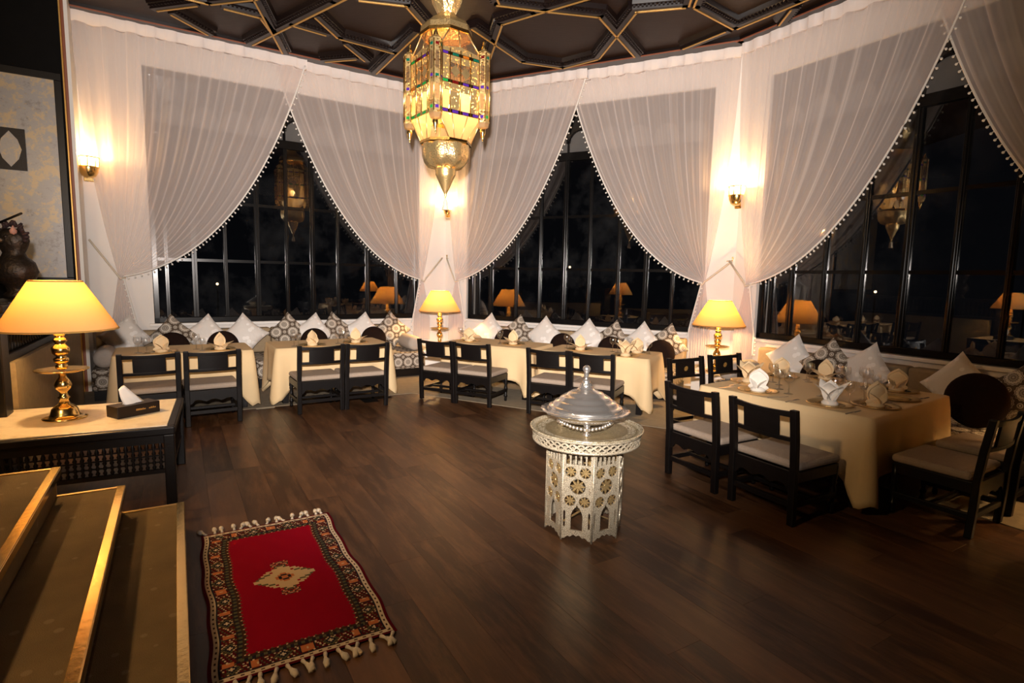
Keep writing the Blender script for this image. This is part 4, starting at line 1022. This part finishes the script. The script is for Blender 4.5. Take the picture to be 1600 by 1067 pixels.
# covered silver dish standing on the tray
D = thing('covered_dish', 'domed silver dish with finial lid standing on the round tray table', 'serving dish', (OC.x-.012,OC.y-.01,.614), .0)
bowl = MB().lathe([(0,.045),(.10,.047),(.15,.06),(.185,.085),(.20,.112),(.205,.118),(.198,.118),(.18,.09),(0,.06)], 48, None, True, False).build('bowl', MT['silver'], D)
sc = MB(); n = 72
for j, (r, z) in enumerate(((.185,.116),(.235,.112),(.262,.116),(.262,.121),(.235,.120),(.185,.124))):
    sc.v += [((r+(.004*math.cos(k/n*2*PI*24) if 1 < j < 4 else 0))*math.cos(2*PI*k/n), (r+(.004*math.cos(k/n*2*PI*24) if 1 < j < 4 else 0))*math.sin(2*PI*k/n), z) for k in range(n)]
for j in range(5):
    for k in range(n): sc.f.append((j*n+k,j*n+(k+1)%n,(j+1)*n+(k+1)%n,(j+1)*n+k)); sc.sm.append(True)
sc.build('scalloped_rim', MT['silver'], D)
lid = MB().lathe([(.225,.121),(.215,.138),(.20,.146),(.19,.150),(.182,.164),(.165,.174),(.155,.178),(.148,.190),(.125,.204),(.112,.208),(.104,.218),(.08,.230),(.055,.238),(.042,.246),(.038,.252),(.036,.258)], 56, None, True).build('lid', MT['silver'], D)
MB().lathe([(.036,.256),(.034,.272),(.022,.280),(.028,.286),(.014,.294),(.010,.310),(.015,.322),(.012,.332),(.019,.345),(.024,.360),(.020,.372),(.009,.380),(0,.383)], 20, None, True, False).build('finial', MT['silver'], lid)
for k in range(3):
    a = -PI/2-.05+k*2*PI/3
    m = MB().tube([(.155*math.cos(a),.155*math.sin(a),.062),(.160*math.cos(a),.160*math.sin(a),.035),(.150*math.cos(a),.150*math.sin(a),.014)], [.020,.013,.012], 8)
    m.lathe([(0,0),(.024,0),(.026,.006),(.018,.012),(.012,.018),(0,.018)], 12, TR(.150*math.cos(a),.150*math.sin(a),0)); m.build('foot', MT['silver'], D)
    # leafy scroll between the feet
    m = MB()
    for q in range(15): b = a+2*PI/3*(q+.5)/15; z = .052-.018*abs(q-7)/7*(1 if abs(q-7) > 2 else .5); m.ball((.158*math.cos(b),.158*math.sin(b),z), .011, 6, 5)
    m.build('scroll_band', MT['silver'], D)

# ------------------------------------------------------------------ hanging lantern
LC = Vector((-.705,5.75,0)); LS = 1.15; LA = math.radians(-98)
Ln = thing('hanging_lantern', 'tall ornate brass lantern with coloured glass hanging from the dark ceiling', 'lantern', (LC.x,LC.y,1.5*(1-LS)), 0); Ln.scale = (LS,LS,LS); LT = (ZC-1.5)/LS+1.5
RT = .325; HF = RT*math.cos(PI/4)
MB().lathe([(.012,3.95),(.012,LT-.02)], 10).lathe([(.10,LT-.001),(.10,LT-.02),(.05,LT-.06),(.02,LT-.075)], 20).build('suspension_rod', MT['brass_dull'], Ln)
MB().lathe([(.075,3.80),(.078,3.90),(.070,3.98),(.04,4.03),(.012,4.05)], 8, RZ(.2), False).build('neck', MT['brass_dull'], Ln)
for k in range(8):
    a = LA+k*PI/4+PI/8
    o = MB().add([(.068,-.030,3.69),(.068,.030,3.69),(.120,.048,3.79),(.128,.030,3.825),(.13,0,3.838),(.128,-.030,3.825),(.120,-.048,3.79),
                  (.062,-.030,3.69),(.062,.030,3.69),(.114,.048,3.79),(.122,.030,3.825),(.124,0,3.838),(.122,-.030,3.825),(.114,-.048,3.79)],
                 [(0,1,2,3,4,5,6),(13,12,11,10,9,8,7)]+[(i,i+7,(i+1)%7+7,(i+1)%7) for i in range(7)]).build('crown_petal', MT['punched'], Ln); o.rotation_euler = (0,0,a)
def ring8(prof, name, mat, parent=Ln, off=PI/8): return MB().lathe([(r/math.cos(PI/8),z) for r, z in prof], 8, RZ(LA+off), False, False).build(name, mat, parent)
dome = ring8([(.066,3.70),(.075,3.685),(.105,3.655),(.165,3.615),(.200,3.575),(.205,3.53)], 'dome', MT['punched'])
ring8([(.205,3.53),(.212,3.525),(.212,3.50),(.200,3.495)], 'dome_rim', MT['brass'], dome)
# shoulder: clear panes between the dome rim and the four faces
def at_face(k, u, z, h): a = LA+PI/4+k*PI/2; return (h*math.cos(a)-u*math.sin(a), h*math.sin(a)+u*math.cos(a), z)
Z0, Z1 = 2.83, 3.335
for k in range(4):
    for (u0_, u1_) in ((-.20,0),(0,.20)):
        A = at_face(k,u0_,Z1,HF+.0); B = at_face(k,u1_,Z1,HF+.0); Cc = at_face(k,u1_*.42,3.50,.195); Dd = at_face(k,u0_*.42,3.50,.195)
        MB().add([A,B,Cc,Dd], [(0,1,2,3)]).build('shoulder_pane', MT['lantern_clear'], Ln)
        MB().tube([A,Dd], .006, 6).tube([B,Cc], .006, 6).build('shoulder_lead', MT['brass_dull'], Ln)
    # gabled band on top of each face
    MB().add([at_face(k,-.20,Z1-.05,HF+.004),at_face(k,.20,Z1-.05,HF+.004),at_face(k,.20,Z1-.005,HF+.004),at_face(k,0,Z1+.03,HF+.004),at_face(k,-.20,Z1-.005,HF+.004)],[(0,1,2,3,4)]).build('gable_band', MT['filigree'], Ln)
tile_cols = ['g_red','g_teal','g_green','g_purple','g_amber','g_green','g_purple','g_teal']
FP = MB()
for k in range(4):
    b = MB()
    for z, hh in ((Z0,.03),(3.065,.026),(Z1-.055,.026)):
        v = [at_face(k,-.205,z,HF),at_face(k,.205,z,HF),at_face(k,.205,z+hh,HF),at_face(k,-.205,z+hh,HF)]; w_ = [at_face(k,-.205,z,HF+.008),at_face(k,.205,z,HF+.008),at_face(k,.205,z+hh,HF+.008),at_face(k,-.205,z+hh,HF+.008)]
        b.add(v+w_, [(0,3,2,1),(4,5,6,7),(0,1,5,4),(1,2,6,5),(2,3,7,6),(3,0,4,7)])
    for u in (-.10,0,.10): b.tube([at_face(k,u,Z0,HF+.004),at_face(k,u,Z1,HF+.004)], .005, 6)
    b.build('face_frame', MT['brass'], Ln)
    for r_, (za, zb) in enumerate(((Z0+.03,3.065),(3.091,Z1-.055))):
        for c_ in range(4):
            u0_ = -.20+.10*c_+.006; u1_ = u0_+.088
            zz = (zb-za)*.28
            mt = (MT['frost'] if c_ in (0,2) else MT['filigree']) if r_ == 0 else (MT['lantern_clear'] if c_ in (1,2) else MT['filigree'])
            MB().add([at_face(k,u0_,za,HF+.002),at_face(k,u1_,za,HF+.002),at_face(k,u1_,zb-zz,HF+.002),at_face(k,u0_,zb-zz,HF+.002)],[(0,1,2,3)]).build('face_pane', mt, Ln)
            MB().add([at_face(k,u0_,zb-zz,HF+.004),at_face(k,u1_,zb-zz,HF+.004),at_face(k,u1_,zb,HF+.004),at_face(k,u0_,zb,HF+.004)],[(0,1,2,3)]).build('filigree_strip', MT['filigree'], Ln)
            if r_ == 1 and c_ in (1,2):    # small set-in star facet
                uc = (u0_+u1_)/2; zc = (za+zb)/2-.02
                MB().add([at_face(k,uc-.045,zc,HF+.006),at_face(k,uc,zc-.05,HF+.006),at_face(k,uc+.045,zc,HF+.006),at_face(k,uc,zc+.05,HF+.006)],[(0,1,2,3)]).build('star_facet', MT['brass_dull'], Ln)
    for z, hh in ((Z0+.004,.022),(3.068,.019),(Z1-.052,.019)):
        for c_ in range(4):
            uc = -.15+.10*c_; n_ = (k*5+c_*3+int(z*7)) % 8
            mt = MT[tile_cols[n_]]
            if z < 2.9: mt = MT['g_green'] if (k % 2 == 1) else MT['g_purple']
            MB().add([at_face(k,uc-.028,z,HF+.0095),at_face(k,uc+.028,z,HF+.0095),at_face(k,uc+.028,z+hh,HF+.0095),at_face(k,uc-.028,z+hh,HF+.0095)],[(0,1,2,3)]).build('coloured_tile', mt, Ln)
    # tapering glass under each face
    for (u0_, u1_) in ((-.20,-.075),(-.075,.075),(.075,.20)):
        A = at_face(k,u0_,Z0,HF); B = at_face(k,u1_,Z0,HF); f_ = .44
        Cc = at_face(k,u1_*f_,2.645,.20); Dd = at_face(k,u0_*f_,2.645,.20)
        MB().add([A,B,Cc,Dd],[(0,1,2,3)]).build('skirt_pane', MT['frost'], Ln); MB().tube([A,Dd], .005, 6).build('skirt_lead', MT['brass_dull'], Ln)
# corner turrets, each with finials
def make_turret():
    t = MB().lathe([(.056,2.80),(.058,2.815),(.052,2.82),(.052,3.355),(.058,3.36),(.058,3.37),(.020,3.40)], 6, None, False, False).build('turret', MT['filigree'], Ln)
    for k in range(6):
        a = k*PI/3
        MB().tube([(.054*math.cos(a),.054*math.sin(a),2.81),(.054*math.cos(a),.054*math.sin(a),3.36)], .0045, 5).build('turret_rib', MT['brass'], t)
        a += PI/6; r = .0475
        for z, hh, c in ((2.835,.024,'g_green' if k % 2 else 'g_purple'),(3.075,.022,'g_purple' if k % 3 else 'g_teal'),(3.315,.022,'g_teal' if k % 2 else 'g_red')):
            o = MB().add([(r,-.014,z),(r,.014,z),(r,.014,z+hh),(r,-.014,z+hh)],[(0,1,2,3)]).build('turret_tile', MT[c], t); o.rotation_euler = (0,0,a)
        for z0_, z1_, c in ((2.875,3.05,'frost'),(3.11,3.29,'lantern_clear')):
            zz = (z1_-z0_); o = MB().add([(r,-.016,z0_+zz*.15),(r,.016,z0_+zz*.15),(r,.016,z1_-zz*.25),(r,.010,z1_-zz*.1),(r,-.010,z1_-zz*.1),(r,-.016,z1_-zz*.25)],[(0,1,2,3,4,5)]).build('turret_pane', MT[c], t); o.rotation_euler = (0,0,a)
    MB().lathe([(.018,3.395),(.022,3.405),(.012,3.43),(.008,3.45),(.013,3.458),(.006,3.47),(0,3.472)], 12, None, True, False).build('top_finial', MT['brass'], t)
    MB().lathe([(.056,2.805),(.046,2.765),(.020,2.755)], 6, None, False, False).build('turret_cup', MT['frost'], t)
    MB().lathe([(.020,2.757),(.026,2.74),(.022,2.715),(.010,2.68),(.004,2.66),(.007,2.655),(0,2.65)], 12, None, True, False).build('drop_finial', MT['brass'], t)
    return t
t0 = make_turret()
for k in range(4):
    o = t0 if k == 0 else copy_tree(t0, Ln); a = LA+k*PI/2
    o.location = (RT*math.cos(a),RT*math.sin(a),0); o.rotation_euler = (0,0,a)
ring8([(.198,2.65),(.208,2.645),(.208,2.625),(.196,2.615)], 'bowl_rim', MT['brass'])
# lobed lower bowl, eight bulging segments
nb, vs, fs = 64, [], []
pf = [(.196,2.62),(.200,2.58),(.198,2.53),(.185,2.48),(.155,2.44),(.115,2.425),(.085,2.42)]
for r, z in pf:
    for i in range(nb):
        a = 2*PI*i/nb; lob = 1+.045*abs(math.cos(4*a)); zz = z+.02*abs(math.sin(4*a))*(z < 2.5)
        vs.append((r*lob*math.cos(a+LA), r*lob*math.sin(a+LA), zz))
MB().add(vs, [(j*nb+i,j*nb+(i+1)%nb,(j+1)*nb+(i+1)%nb,(j+1)*nb+i) for j in range(len(pf)-1) for i in range(nb)], True).build('lobed_bowl', MT['punched'], Ln)
MB().lathe([(.088,2.425),(.090,2.40),(.085,2.385),(.088,2.375),(.075,2.35),(.040,2.27),(.014,2.215),(.010,2.205),(.014,2.195),(.006,2.185),(.004,2.165)], 28, None, True, False).build('cone_drop', MT['brass_dull'], Ln)
MB().lathe([(.010,2.165),(.016,2.160),(.018,2.150),(.028,2.085),(.031,2.075),(0,2.075)], 14, None, True, False).build('tassel', MT['rope'], Ln)
for dx, dy in ((.05,-.06),(-.06,.03),(.03,.08)): MB().ball((dx,dy,2.93), .024, 10, 8).build('bulb', MT['bulb'], Ln)
point_light('lantern_light', (.04,-.04,2.96), LANTERN_W, WARM, .05, Ln)

# ------------------------------------------------------------------ the room goes on behind the viewpoint: one more lit pendant there
t = thing('pendant_lamp', 'round brass pendant lamp hanging behind the viewpoint, over the stairs', 'pendant lamp', (-2.7,.1,0))
MB().lathe([(.01,3.62),(.01,ZC-.01)], 8).build('rod', MT['brass_dull'], t); MB().lathe([(.02,3.64),(.12,3.60),(.22,3.50),(.25,3.42),(.245,3.42),(.215,3.49),(.02,3.62)], 24, None, True, False).build('shade', MT['brass'], t)
MB().ball((0,0,3.40), .05, 12, 8).build('bulb', MT['bulb'], t); point_light('pendant_light', (0,0,3.33), PENDANT_W, (1.0,.66,.33), .12, t)
